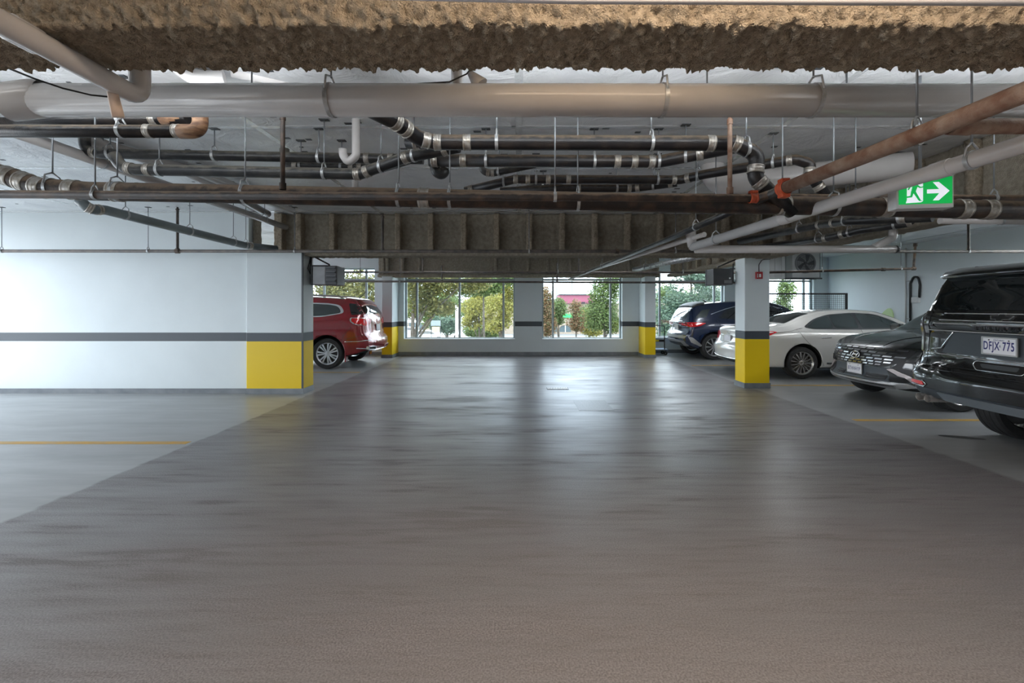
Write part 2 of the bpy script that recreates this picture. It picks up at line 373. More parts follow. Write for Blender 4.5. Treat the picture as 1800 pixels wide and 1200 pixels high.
# the frontal wall beside the left pillar
wall_xz('wall_divider', XL, -4.72, 0, CEIL, 7.95, 8.15, [], M['wall'])
tag(box('baseboard_divider', (XL, 7.935, 0), (-4.72, 7.95, 0.085), M['base']), kind='structure')
tag(box('baseboard_back', (-3.76, YB-0.015, 0), (3.72, YB, 0.11), M['base']), kind='structure')
tag(box('baseboard_back_left', (XL, YB-0.015, 0), (-4.07, YB, 0.11), M['base']), kind='structure')
tag(box('baseboard_back_right', (4.06, YB2-0.015, 0), (XR, YB2, 0.11), M['base']), kind='structure')
tag(box('baseboard_right', (XR-0.015, YF, 0), (XR, YB2-0.015, 0.10), M['base']), kind='structure')

def window(name, x0, x1, y, muls, trans=True):
    """Frame, mullions and panes in a hole of the back wall; the frame sits near the outer face."""
    root = tag(bpy.data.objects.new(name, None), kind='structure'); link(root)
    f, dp = 0.05, 0.07
    boxes('window_frame', [((x0, y, SILL), (x0+f, y+dp, HEAD)), ((x1-f, y, SILL), (x1, y+dp, HEAD)), ((x0+f, y, SILL), (x1-f, y+dp, SILL+f)), ((x0+f, y, HEAD-f), (x1-f, y+dp, HEAD))], M['frame'], root)
    box('window_sill', (x0, y-0.2, SILL), (x1, y, SILL+0.02), M['white_trim'], root)
    xs = [x0+f] + list(muls) + [x1-f]
    for mx in muls: box('mullion', (mx-0.03, y, SILL+f), (mx+0.03, y+dp, HEAD-f), M['frame'], root)
    zs = [SILL+f, TRANS, HEAD-f] if trans else [SILL+f, HEAD-f]
    for i, (a, b) in enumerate(zip(xs, xs[1:])):
        a2 = a+(0.03 if i else 0); b2 = b-(0.03 if i < len(xs)-2 else 0)
        if trans: box('transom', (a2, y, TRANS-0.03), (b2, y+dp, TRANS+0.03), M['frame'], root)
        for c, d in zip(zs, zs[1:]):
            box('pane', (a2, y+0.03, c+(0.03 if c == TRANS else 0)), (b2, y+0.038, d-(0.03 if d == TRANS else 0)), M['glass'], root)
    return root
def pxw(px, d): return (px-CX)*d/F
window('window_1', *WIN_A, YB+0.18, [pxw(733, 14.4), pxw(808, 14.4), pxw(885, 14.4)])
window('window_2', *WIN_B, YB+0.18, [pxw(972, 14.4), pxw(1073, 14.4)])
window('window_3', *WIN_L, YB+0.18, [-7.4, pxw(570, 14.4), pxw(644, 14.4)])
window('window_4', *WIN_R, YB2+0.12, [pxw(1160, 15.1), pxw(1256, 15.1)])
window('window_5', *WIN_R2, YB2+0.12, [pxw(1414, 15.1)])

# ---------------------------------------------------------------- pillars
def pillar(label, x0, x1, y0, y1, h, guard=False):
    o = thing('pillar', label, 'pillar', ((x0+x1)/2, (y0+y1)/2, 0))
    hx, hy = (x1-x0)/2, (y1-y0)/2
    box('shaft', (-hx, -hy, 0), (hx, hy, h), M['pillar'], o, 0.012)
    boxes('base_band', [((-hx-0.012, -hy-0.012, 0), (hx+0.012, hy+0.012, 0.095))], M['base'], o)
    if guard: box('corner_guard', (hx-0.022, -hy-0.004, 0.095), (hx+0.003, -hy+0.02, h), M['dark_metal'], o)
    return o
pillar('wide white and yellow pillar at the end of the plain wall, beside the red SUV', -4.72, -3.74, 7.88, 8.29, 2.45, True)
pillar('white and yellow pillar in front of the white sedan, with the red alarm box', pxw(1309, 8.45), pxw(1353, 8.45), 8.45, 8.83, 2.42)
pillar('far white and yellow pillar left of the large window, behind the red SUV', -4.07, -3.76, 13.5, 14.2, 2.42)
pillar('far white and yellow pillar right of the windows, beside the platform trolley', 3.74, 4.06, 13.5, 14.2, 2.42)

# ---------------------------------------------------------------- sprayed beams
def fluffy(name, prof, axis, ts, amp, freq, m, parent=None, seed=0.0, pstep=0.02, mapf=None):
    pr = []
    n = len(prof)
    for i in range(n):
        a, b = Vector(prof[i]), Vector(prof[(i+1) % n]); k = max(1, int((b-a).length/pstep))
        for j in range(k): pr.append(a.lerp(b, j/k))
    n = len(pr); cen = sum(pr, Vector((0, 0)))/n
    nor = []
    for i in range(n):
        d = pr[(i+1) % n]-pr[i-1]; q = Vector((d.y, -d.x)); q.normalize() if q.length else None; nor.append(q)
    area = sum(pr[i].x*pr[(i+1) % n].y-pr[(i+1) % n].x*pr[i].y for i in range(n))
    if area < 0: nor = [-q for q in nor]
    V, Fc = [], []
    for t in ts:
        for p, q in zip(pr, nor):
            s = Vector((t*freq+seed, p.x*freq, p.y*freq))
            dsp = amp*(noise.noise(s)+0.6*noise.noise(s*2.3)+0.35*noise.noise(s*5.1))
            a, b = p.x+q.x*dsp, p.y+q.y*dsp
            jt = t+amp*0.5*noise.noise(s*2.0+Vector((9, 3, 1)))
            V.append((jt, a, b) if axis == 'x' else (a, jt, b) if axis == 'y' else (a, b, jt))
    for i in range(len(ts)-1):
        for k in range(n):
            k2 = (k+1) % n; Fc.append((i*n+k, i*n+k2, (i+1)*n+k2, (i+1)*n+k))
    Fc.append(tuple(range(n-1, -1, -1))); Fc.append(tuple((len(ts)-1)*n+k for k in range(n)))
    return from_pd(name, V, Fc, m, parent, True)
def steps(a, b, s): n = max(1, int(round((b-a)/s))); return [a+(b-a)*i/n for i in range(n+1)]
def iprof(c, hw, ft, web, z0, z1):
    return [(c-hw, z0), (c+hw, z0), (c+hw, z0+ft), (c+web, z0+ft+0.02), (c+web, z1), (c-web, z1), (c-web, z0+ft+0.02), (c-hw, z0+ft)]
# the beam right over the camera: only its lower flange is in view
b0 = thing('ceiling_beam', 'rough sprayed brown beam running across the top of the picture', 'beam', (0, 0, 0))
ts = steps(-10.1, -2.3, 0.15)[:-1]+steps(-2.3, 2.3, 0.0075)+steps(2.3, 10.1, 0.15)[1:]
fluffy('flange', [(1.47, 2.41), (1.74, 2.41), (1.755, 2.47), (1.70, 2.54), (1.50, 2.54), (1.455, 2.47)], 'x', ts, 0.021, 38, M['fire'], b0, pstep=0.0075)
box('web', (-10.1, 1.57, 2.52), (10.1, 1.64, CEIL), M['fire2'], b0)
# the ribbed girder between the pillars
b1 = thing('ceiling_beam', 'ribbed sprayed girder spanning between the two nearer pillars', 'beam', (0, 0, 0))
fluffy('girder', iprof(8.12, 0.18, 0.075, 0.05, 2.40, CEIL), 'x', steps(-4.28, 4.62, 0.028), 0.018, 18, M['fire2'], b1, pstep=0.035)
xr = pxw(492, 8.0); k = 0
while xr < 4.5:
    wv = 0.085 if k == 0 else 0.056
    fluffy('stiffener', [(xr-wv*0.8, 7.935), (xr+wv*0.8, 7.935), (xr+wv*0.9, 8.09), (xr-wv*0.9, 8.09)], 'z', steps(2.45, 3.14, 0.03), 0.018, 18, M['fire'], b1, seed=k*3.7, pstep=0.02)  # lighter tone than the web imitates light catching the ribs
    xr += 0.36 if k == 0 else 0.575
    k += 1
# the girder beyond it
b2 = thing('ceiling_beam', 'far sprayed girder above the large windows, smooth with faint ribs', 'beam', (0, 0, 0))
fluffy('girder', iprof(13.7, 0.17, 0.08, 0.06, 2.40, CEIL), 'x', steps(-4.2, 4.2, 0.06), 0.012, 12, M['fire2'], b2, pstep=0.05)
for i, px in enumerate((674, 681, 708, 738, 871, 895, 928, 962, 1002, 1060, 1105)):
    x = pxw(px, 13.6)
    fluffy('stiffener', [(x-0.05, 13.56), (x+0.05, 13.56), (x+0.04, 13.66), (x-0.04, 13.66)], 'z', steps(2.47, 3.14, 0.1), 0.012, 14, M['fire2'], b2, seed=i*2.1, pstep=0.04)
# the girder that runs towards the camera over the right-hand bays
b3 = thing('ceiling_beam', 'sprayed girder with ribs running into the distance over the right-hand bays', 'beam', (0, 0, 0))
fluffy('girder', iprof(4.55, 0.15, 0.08, 0.05, 2.40, CEIL), 'y', steps(1.9, 13.5, 0.06), 0.014, 13, M['fire2'], b3, pstep=0.05)
y = 2.6; i = 0
while y < 13.3:
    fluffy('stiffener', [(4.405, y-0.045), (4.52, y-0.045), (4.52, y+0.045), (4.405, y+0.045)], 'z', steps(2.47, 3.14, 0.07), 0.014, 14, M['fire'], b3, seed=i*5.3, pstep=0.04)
    y += 0.62; i += 1
# sprayed post over the wide pillar
b4 = thing('steel_post', 'short sprayed brown post in the gap above the wide pillar', 'post', (0, 0, 0))
fluffy('post', [(-4.70, 8.05), (pxw(457, 8.2), 8.05), (pxw(457, 8.2), 8.25), (-4.70, 8.25)], 'z', steps(2.44, 3.15, 0.06), 0.008, 14, M['fire2'], b4, pstep=0.05)

# ---------------------------------------------------------------- lamps of the garage and added fill lamps
M['lens'] = mat('lamp_lens', (0.9, 0.9, 0.9), 0.4, emit=(1, 0.96, 0.9), estr=3.0)
M['lens_warm'] = mat('warm_lamp_lens', (0.9, 0.85, 0.75), 0.4, emit=(1, 0.75, 0.5), estr=4.0)
def strip_light(label, loc, length, axis, power, col, up=0.0, tilt=math.pi):
    """Pendant strip lamp: housing, lens and rods; it shines down; the upward glow is added to brighten the ceiling."""
    o = thing('strip_light', label, 'lamp', loc)
    hx, hy = (length/2, 0.06) if axis == 'x' else (0.06, length/2)
    box('housing', (-hx, -hy, 0.03), (hx, hy, 0.09), M['grey_plate'], o, 0.01)
    lm = M['grey_plate'] if power == 0 else M['lens_warm' if col == LAMP_WARM else 'lens']
    box('lens', (-hx+0.03, -hy+0.012, 0.0), (hx-0.03, hy-0.012, 0.035), lm, o, 0.01)
    r = CEIL-loc[2]
    for s in (1, -1):
        q = (s*hx*0.7, 0) if axis == 'x' else (0, s*hy*0.7)
        sweep('rod', [(*q, 0.09), (*q, r)], 0.006, M['zinc'], o, seg=8)
    for pw, z, rx in ((power, -0.02, 0), (up, 0.10, tilt)):  # the upward glow is an added fill for the dark ceiling
        if pw <= 0: continue
        ld = bpy.data.lights.new('strip_glow', 'AREA'); ld.shape = 'RECTANGLE'; ld.size = 2*hx; ld.size_y = 2*hy
        ld.energy = pw; ld.color = col
        lo = bpy.data.objects.new('strip_glow', ld); link(lo, o); lo.location = (0, 0, z); lo.rotation_euler = (rx, 0, 0)
    return o
strip_light('unlit long strip lamp on the ceiling left of the ribbed girder', (-3.64, 6.2, 2.99), 2.2, 'y', 0, LAMP_COOL)
strip_light('warm strip lamp just behind the near sprayed beam', (0.6, 2.12, 2.92), 1.6, 'x', 1.5, LAMP_WARM, 1.5)
for lx, nm in ((-2.6, 'left'), (0.4, 'middle'), (3.0, 'right')):
    strip_light('ceiling washer strip lamp above the large white pipe at '+nm, (lx, 3.0, 2.785), 2.4, 'x', 0, LAMP_COOL, 11, math.radians(95))  # invented washers, kept out of sight, to brighten ceiling and pipes
strip_light('white strip lamp behind the near sprayed beam at left', (-3.6, 2.12, 2.92), 1.6, 'x', 1, LAMP_COOL, 2.5)  # made-up lamp lifting the ceiling and pipe fronts at left
strip_light('white strip lamp behind the near sprayed beam at right', (3.4, 2.12, 2.92), 1.2, 'x', 1, LAMP_COOL, 2)  # made-up lamp doing the same at right
strip_light('warm strip lamp in front of the near sprayed beam', (0.7, 0.5, 2.86), 1.6, 'x', 40, LAMP_WARM, 10)
strip_light('warm strip lamp behind the camera over the aisle', (0.0, -3.0, 2.75), 2.4, 'x', 130, LAMP_WARM, 40)
strip_light('white strip lamp behind the camera over the left-hand bays', (-6.0, -1.0, 2.75), 2.4, 'y', 60, LAMP_COOL, 60)  # unseen lamp added to brighten the left side
strip_light('white strip lamp behind the camera over the right-hand bays', (6.5, -1.0, 2.75), 2.4, 'y', 40, LAMP_COOL, 60)  # unseen lamp added to brighten the right side
strip_light('uplight strip beyond the ribbed girder over the left of the aisle', (-2.4, 9.4, 2.86), 2.0, 'y', 0, LAMP_COOL, 60)  # added only to light the ceiling behind the girder
strip_light('uplight strip beyond the ribbed girder over the right of the aisle', (2.6, 9.4, 2.86), 2.0, 'y', 0, LAMP_COOL, 60)  # its added twin, also lighting only the ceiling
strip_light('white strip lamp over the big black SUV', (8.5, 4.4, 2.86), 2.0, 'y', 20, LAMP_COOL, 40)  # out-of-view lamp added to fill the right-hand bays
strip_light('white strip lamp along the right-hand wall beside the black crossover', (9.4, 6.4, 2.86), 2.0, 'y', 60, LAMP_COOL, 60)  # out-of-view lamp added to lift the right-hand wall
strip_light('white strip lamp behind the right-hand girder above the dark blue SUV', (5.6, 10.5, 2.86), 2.0, 'y', 12, LAMP_COOL, 45)  # added out of sight to brighten the far right bays and wall
# ================================================================ pipes
def nearest_on(path, px, py):
    """Point and direction on a 3-D path that project nearest to a picture position."""
    best = None
    for a, b in zip(path, path[1:]):
        for k in range(41):
            p = a.lerp(b, k/40)
            if p.y < 0.3: continue
            u, v = CX+p.x*F/p.y, CY-(p.z-CH)*F/p.y
            e = (u-px)**2+(v-py)**2
            if best is None or e < best[0]: best = (e, p, (b-a).normalized())
    return best[1], best[2]
def coupling(parent, c, d, r, m=None, ln=None):
    ln = ln or r*1.05; h = ln/2; e = r*0.035+0.0022
    pr = [(-h, r*1.0), (-h, r+e*0.7), (-h*0.86, r+e*1.5), (-h*0.62, r+e*1.5), (-h*0.55, r+e*0.8), (-h*0.1, r+e*0.8), (0, r+e*1.1), (h*0.1, r+e*0.8), (h*0.55, r+e*0.8), (h*0.62, r+e*1.5), (h*0.86, r+e*1.5), (h, r+e*0.7), (h, r)]
    return lathe('coupling', pr, c, d, m or M['steel'], parent, 20)
def hanger(parent, c, d, r, top=CEIL, rod=0.0055):
    """A strap round the pipe, a yoke and a threaded rod up to the ceiling plate."""
    h = Vector((d.x, d.y, 0))
    h = h.normalized() if h.length > 0.01 else Vector((1, 0, 0))
    hg = lathe('hanger', [(-0.012, r+0.001), (-0.012, r+0.006), (0.012, r+0.006), (0.012, r+0.001)], c, h, M['strap'], parent, 20)
    s = Vector((-h.y, h.x, 0)); a = c+Vector((0, 0, r+0.05))
    runs = [([c+s*(r+0.003)+Vector((0, 0, r*0.3)), c+s*(r*0.8)+Vector((0, 0, r+0.02)), a], 0.006), ([c-s*(r+0.003)+Vector((0, 0, r*0.3)), c-s*(r*0.8)+Vector((0, 0, r+0.02)), a], 0.006)]
    sweeps('yoke', runs, M['strap'], hg, 6)
    V, Fc = sweep_data([a-Vector((0, 0, 0.01)), Vector((a.x, a.y, top))], rod, 8)
    o = from_pd('rod', V, Fc, M['zinc'], hg, True)
    if top == CEIL: box('ceiling_plate', (a.x-0.04, a.y-0.025, top-0.008), (a.x+0.04, a.y+0.025, top), M['dark_metal'], hg)
    return hg
def run(label, pts, r, m, coup=(), hang=(), bend=None, name='drain_pipe', cat='pipe', cm=None, cl=None, seg=18):
    pp = [P(*p) for p in pts]
    o = thing(name, label, cat)
    path = round_path(pp, bend if bend is not None else r*2.4)
    V, Fc = sweep_data(path, r, seg); po = from_pd('pipe', V, Fc, m, o, True)
    for pl in po.data.polygons[-2:]: pl.use_smooth = False
    for px, py in coup:
        c, d = nearest_on(path, px, py); coupling(o, c, d, r, cm, cl)
    for px, py in hang:
        c, d = nearest_on(path, px, py); hanger(o, c, d, r)
    return o
W, I, D = M['white_pipe'], M['iron'], M['iron_dust']
# large white pipe across the top, its hubs and saddle straps
o = run('large glossy white pipe running the full width under the near beam', [(-160, 176, 2.7), (1960, 177, 2.7)], 0.0925, W, hang=[(1180, 177), (1406, 177), (560, 176)], seg=32)
lathe('elbow_hub', [(-0.11, 0.094), (-0.10, 0.106), (0.05, 0.108), (0.10, 0.104), (0.115, 0.094)], P(45, 176, 2.7), (1, 0.12, 0.18), W, o, 28)
sweep('saddle', [P(826, 128, 2.72), P(845, 150, 2.72)], [0.018, 0.05], W, o)
# small white pipe coming towards the camera with a riser
o = run('small white pipe slanting up to the top left corner in front of the large pipe', [(246, 40, 1.86), (246, 172, 1.86), (0, 38, 1.37), (-230, -85, 1.07)], 0.037, W, bend=0.06, seg=24)
lathe('socket', [(-0.04, 0.038), (-0.038, 0.043), (0.038, 0.043), (0.04, 0.038)], P(40, 60, 1.45), P(0, 38, 1.37)-P(246, 172, 1.86), W, o, 24)
sweep('tape_tag', [P(197, 160, 1.76), P(203, 186, 1.75), P(208, 206, 1.76)], [0.022, 0.024, 0.026], mat('masking_tape', (0.62, 0.50, 0.42), 0.7), o, seg=4)
# black return pipe, top left
o = run('pair of black drain pipes joined by a brown return bend at upper left', [(-140, 211, 3.5), (330, 208, 3.5)], 0.046, I, coup=[(270, 208)], hang=[(208, 210)])
V, Fc = sweep_data([P(-140, 230, 3.25), P(330, 231, 3.25)], 0.044, 18); from_pd('pipe', V, Fc, I, o, True)
for px in (262, 312): coupling(o, P(px, 230.5, 3.25), Vector((1, 0, 0)), 0.044)
hanger(o, P(213, 230, 3.25), Vector((1, 0, 0)), 0.044)
sweep('rusty_end', [P(284, 208, 3.5), P(322, 207, 3.5)], 0.0485, M['rust_bend'], o, seg=18)
sweep('rusty_bend', [P(316, 231, 3.25), P(352, 231, 3.25), P(352, 178, 3.25)], 0.050, M['rust_bend'], o, bend=0.115, seg=18)
run('upper thin black drain pipe at left below the brown return bend', [(148, 240, 4.2), (150, 266, 4.2), (178, 270, 4.2), (744, 280, 4.2)], 0.045, D, coup=[(166, 269), (645, 278), (683, 279)], hang=[(190, 270), (378, 273), (555, 276)])
run('lower black drain pipe at left that bends up to the middle pipes', [(200, 272, 4.0), (214, 294, 4.0), (240, 298, 4.0), (632, 306, 4.0), (715, 276, 3.9), (806, 258, 3.75)], 0.049, D, coup=[(228, 296), (262, 298), (628, 306), (646, 302), (712, 277), (784, 263)], hang=[(280, 298), (570, 304), (670, 292), (728, 273)])
run('short black drain pipe tucked between two left-hand pipes beside the white trap', [(500, 262, 4.5), (502, 288, 4.5), (520, 292, 4.5), (668, 296, 4.5), (760, 268, 4.4)], 0.045, D, coup=[(520, 292), (618, 295), (634, 295), (650, 296)], hang=[(530, 292), (602, 294)])
o = run('longest black drain pipe of the middle group, dropping in an elbow at its right end', [(610, 172, 3.0), (692, 212, 3.2), (738, 244, 3.45), (765, 250, 3.5), (1292, 252, 3.5), (1331, 272, 3.5), (1327, 312, 3.5), (1350, 335, 3.5), (1392, 372, 3.6)], 0.057, I,
    coup=[(695, 213), (712, 226), (748, 247), (774, 250), (826, 250), (1243, 252), (1293, 254), (1326, 298), (1337, 322)], hang=[(876, 250), (1148, 252), (1312, 262)], bend=0.09)
sweep('branch_stub', [P(716, 250, 3.62), P(772, 251, 3.55)], 0.05, I, o); coupling(o, P(732, 250, 3.60), Vector((1, 0, 0)), 0.05)
o = run('second black drain pipe of the middle group, rising to the right', [(754, 282, 4.2), (1160, 284, 4.2), (1240, 268, 4.05), (1292, 258, 3.95)], 0.056, I, coup=[(768, 282), (812, 282), (1081, 284), (1119, 284), (1140, 284), (1230, 270)], hang=[(858, 282), (1040, 284), (1158, 283), (1206, 275)])
sweep('trap', [P(764, 286, 4.3), P(766, 303, 4.3), P(778, 308, 4.3), P(784, 296, 4.3)], 0.047, D, o, bend=0.06)
run('third black drain pipe of the middle group, curving over in a black elbow at right', [(818, 336, 5.0), (905, 315, 4.9), (1196, 316, 4.9), (1240, 306, 4.7), (1398, 280, 4.2), (1425, 288, 4.2), (1423, 306, 4.2), (1452, 345, 4.2)], 0.047, I,
    coup=[(828, 333), (908, 315), (930, 315), (964, 315), (997, 315), (1182, 316), (1210, 313), (1388, 282), (1424, 300), (1440, 328)], hang=[(886, 320), (945, 315), (1152, 316), (1228, 309), (1358, 286)], bend=0.07)
run('lowest short black drain pipe of the middle group just above the rusty pipe', [(880, 336, 5.4), (985, 331, 5.3), (1112, 331, 5.3), (1190, 321, 5.1)], 0.046, I, coup=[(1018, 331), (1105, 331), (1121, 330), (1178, 323)], hang=[(1085, 331), (1148, 327)])
run('small black branch pipe with a rusty elbow under the middle group', [(846, 286, 4.7), (850, 303, 4.7), (868, 304, 4.7), (940, 289, 4.5)], 0.036, D, coup=[(858, 304), (866, 304)], hang=[(878, 302)])
run('small sloping black branch pipe beside the lowest middle pipe', [(880, 340, 5.6), (962, 323, 5.5), (990, 318, 5.5)], 0.036, D, hang=[(955, 324)])
# thick rusty pipe and the rusty sprinkler pipe in front of it
run('thick rusty brown drain pipe running across the whole view with wide bands', [(-70, 284, 3.6), (10, 308, 3.6), (70, 329, 3.6), (160, 336, 3.6), (1960, 373, 3.6)], 0.073, M['iron_rust'],
    coup=[(18, 311), (44, 320), (72, 329), (130, 335), (192, 337), (727, 348), (1378, 361), (1545, 365), (1672, 368), (1745, 370)], hang=[(92, 332), (228, 338), (432, 342), (679, 347), (789, 349), (1028, 354), (1396, 361), (1480, 363)], bend=0.2, cl=0.085)
o = run('thin rusty sprinkler pipe in front of the thick rusty pipe, with a red clamp', [(-80, 341, 3.38), (1332, 348, 3.4), (1378, 333, 3.24)], 0.03, M['iron_rust'], hang=[(180, 342), (979, 347)], name='sprinkler_pipe', bend=0.05)
coupling(o, P(1324, 348, 3.4), Vector((1, 0, 0)), 0.034, M['red_iron'], 0.06)
box('clamp_bolt', tuple(P(1324, 348, 3.4)+Vector((-0.03, -0.02, 0.034))), tuple(P(1324, 348, 3.4)+Vector((0.03, 0.02, 0.055))), M['red_iron'], o, 0.005)
for px, py in ((497, 338), (1283, 346)):
    c = P(px, py, 3.4)
    sp = lathe('riser', [(0.0, 0.024), (0.05, 0.024), (0.05, 0.0165), (0.52, 0.0165), (0.52, 0.021), (0.56, 0.021), (0.56, 0.013), (0.60, 0.012), (0.62, 0.004)], c+Vector((0, 0, 0.02)), (0, 0, 1), M['rust'] if px > 900 else M['iron_rust'], o, 14)
run('dark steel pipe just above the thick rusty pipe behind the exit sign', [(1352, 347, 3.75), (1960, 350, 3.75)], 0.03, M['iron_rust'], hang=[(1500, 348), (1740, 349)], name='sprinkler_pipe')
# diagonal main coming towards the camera
o = thing('sprinkler_pipe', 'rusty orange main pipe slanting from the top right corner towards the windows', 'pipe')
mp = [P(1960, 98, 1.485), P(1800, 163, 1.745), P(1378, 331, 3.16)]
sweep('pipe', mp, 0.041, M['rust'], o, seg=22)
sweep('pipe', [P(1378, 331, 3.16), P(1180, 418, 5.4), P(998, 492, 13.3)], 0.032, M['iron_dust'], o, seg=18)
c, d = P(1378, 331, 3.16), (P(1378, 331, 3.16)-P(1800, 163, 1.745)).normalized()
coupling(o, c, d, 0.044, M['red_iron'], 0.07)
for s in (-1, 1):
    q = c+Vector((0.0, 0, s*0.052)); box('clamp_bolt', tuple(q-Vector((0.03, 0.03, 0.014))), tuple(q+Vector((0.03, 0.03, 0.014))), M['red_iron'], o, 0.006)
for px, py in ((1222, 400), (1058, 468)):
    q, dd = nearest_on([P(1378, 331, 3.16), P(1180, 418, 5.4), P(998, 492, 13.3)], px, py); hanger(o, q, dd, 0.032)
tee = P(1672, 214, 2.06); sweep('branch', [tee, P(1700, 222, 2.06), P(1990, 222, 2.06)], 0.034, M['rust'], o, seg=20)
lathe('tee', [(-0.05, 0.036), (-0.05, 0.044), (0.04, 0.047), (0.04, 0.036)], P(1690, 219, 2.06), (1, 0, 0), M['rust'], o, 20)
hanger(o, P(1612, 238, 2.28), Vector((0.4, -1, 0)), 0.045)
# white pipes on the right
WP = [P(1960, 200, 2.02), P(1800, 253, 2.3), P(1217, 434, 5.3)]
o = thing('drain_pipe', 'white pipe slanting from the right edge in front of the exit sign', 'pipe')
sweep('pipe', WP, 0.047, W, o, seg=26)
for px, py in ((1380, 384), (1655, 298)):
    q, dd = nearest_on(WP, px, py); lathe('socket', [(-0.05, 0.047), (-0.048, 0.051), (0.048, 0.051), (0.05, 0.047)], q, dd, W, o, 24)
sweep('riser', [P(1217, 434, 5.3), P(1214, 408, 5.3)], [0.05, 0.062], W, o)
for px, py in ((1700, 284), (1262, 420)):
    q, dd = nearest_on(WP, px, py); hanger(o, q, dd, 0.047)
o = run('white pipe running level to the right with a black end plug and a riser', [(1222, 438, 5.35), (1572, 438, 5.35)], 0.045, W)
sweep('riser', [P(1535, 436, 5.35), P(1569, 418, 5.35), P(1571, 398, 5.35)], 0.046, W, o, bend=0.05)
lathe('end_plug', [(0, 0.046), (0.02, 0.046), (0.05, 0.03), (0.06, 0.0)], P(1572, 438, 5.35), (1, 0, 0), M['black'], o, 18)
run('thick white pipe with a rounded elbow behind the diagonal rusty main', [(1253, 262, 5.3), (1252, 326, 5.3), (1600, 290, 4.5)], 0.13, W, bend=0.2, seg=28)
run('thin white conduit lying just under the diagonal main', [(1238, 412, 5.0), (1046, 473, 10.0)], 0.028, W, name='conduit')
run('grey pipe along the ceiling at the far right edge above the wall', [(1652, 388, 4.3), (1960, 390, 4.3)], 0.03, W, hang=[(1760, 389)], name='conduit')
# left side: white pipes along the depth, trap, stubs
o = thing('drain_pipe', 'long white pipe at left running back towards the wide pillar', 'pipe')
sweep('pipe', [(-4.02, 2.9, 2.90), (-4.02, 7.85, 2.88)], 0.047, W, o, seg=22)
for yy in (4.4, 5.9, 7.2): hanger(o, Vector((-4.02, yy, 2.89)), Vector((0, 1, 0)), 0.047)
o = thing('drain_pipe', 'wide white duct pipe close to the ceiling at left behind the thin black pipes', 'pipe')
sweep('pipe', [P(150, 246, 4.3), P(320, 296, 5.2), P(470, 376, 7.5)], 0.06, W, o, seg=22)
run('white vertical pipe with a hook-shaped trap left of the middle pipes', [(626, 180, 4.0), (626, 274, 4.0), (612, 286, 4.0), (603, 272, 4.0), (603, 262, 4.0)], 0.036, W, bend=0.055)
run('short white vertical pipe seen just above the thick rusty pipe', [(624, 292, 5.3), (624, 356, 5.3)], 0.036, W)
run('white pipe bend showing between the near beam and the large white pipe', [(300, 108, 3.1), (345, 138, 3.1), (395, 138, 3.15)], 0.055, W)
run('white pipe sloping behind the large white pipe at upper left', [(405, 120, 3.2), (570, 150, 3.5)], 0.06, W)
run('short white vertical stub above the large white pipe near the middle', [(803, 96, 3.0), (803, 152, 3.0)], 0.036, W)
run('grey sloping drain pipe at left leading down to the ribbed girder', [(140, 352, 5.0), (158, 368, 5.0), (185, 369, 5.2), (430, 431, 7.3), (486, 437, 7.75)], 0.054, M['grey_pipe'], coup=[(158, 366), (172, 369), (440, 433)], hang=[(222, 379), (334, 407), (408, 426), (432, 431)])
# sprinkler branch lines
def sprinkler_line(label, pts, r, ups=(), downs=(), hang=(), fit=(), m=None):
    o = run(label, pts, r, m or M['sprinkler'], hang=hang, name='sprinkler_pipe', seg=12, bend=0.03)
    for (px, py, h) in ups:
        q, dd = nearest_on([P(*p) for p in pts], px, py)
        lathe('sprinkler_head', [(0, r*1.15), (0.03, r*1.15), (0.03, r*0.8), (h-0.06, r*0.8), (h-0.06, r*1.1), (h-0.04, r*1.1), (h-0.03, r*0.55), (h-0.006, r*0.5), (h-0.006, r*1.0), (h, r*0.9)], q+Vector((0, 0, r*0.6)), (0, 0, 1), m or M['sprinkler'], o, 12)
    for px, py in fit:
        q, dd = nearest_on([P(*p) for p in pts], px, py); lathe('fitting', [(-0.03, r), (-0.03, r*1.5), (0.03, r*1.5), (0.03, r)], q, dd, M['iron_rust'], o, 12)
    return o
sprinkler_line('dark sprinkler pipe crossing the plain left wall and the foot of the ribbed girder', [(-100, 441, 7.5), (1960, 442, 7.5)], 0.026, ups=[(304, 441, 0.72), (1697, 442, 0.6), (680, 442, 0.60)], hang=[(25, 441), (262, 441), (523, 441), (942, 442), (1192, 442), (1712, 442)], fit=[(324, 441), (1100, 442)])
sprinkler_line('upper of the two thin dark sprinkler pipes in front of the large windows', [(560, 478, 10.5), (1292, 479, 10.5)], 0.024, ups=[(737, 478, 0.36), (1012, 478, 0.4)], hang=[(627, 478), (975, 478), (1205, 478)])
sprinkler_line('lower of the two thin dark sprinkler pipes in front of the large windows', [(556, 494, 12.2), (1292, 497, 12.2)], 0.026, ups=[(769, 495, 0.42), (974, 496, 0.5)], hang=[(700, 495), (1120, 496)])
sprinkler_line('brown sprinkler pipe that turns up at its end on the right-hand wall', [(1340, 479, 9.0), (1606, 472, 9.0), (1609, 428, 9.0)], 0.023, hang=[(1446, 476), (1583, 472)], fit=[(1555, 473), (1603, 472), (1608, 430)], m=M['iron_rust'])
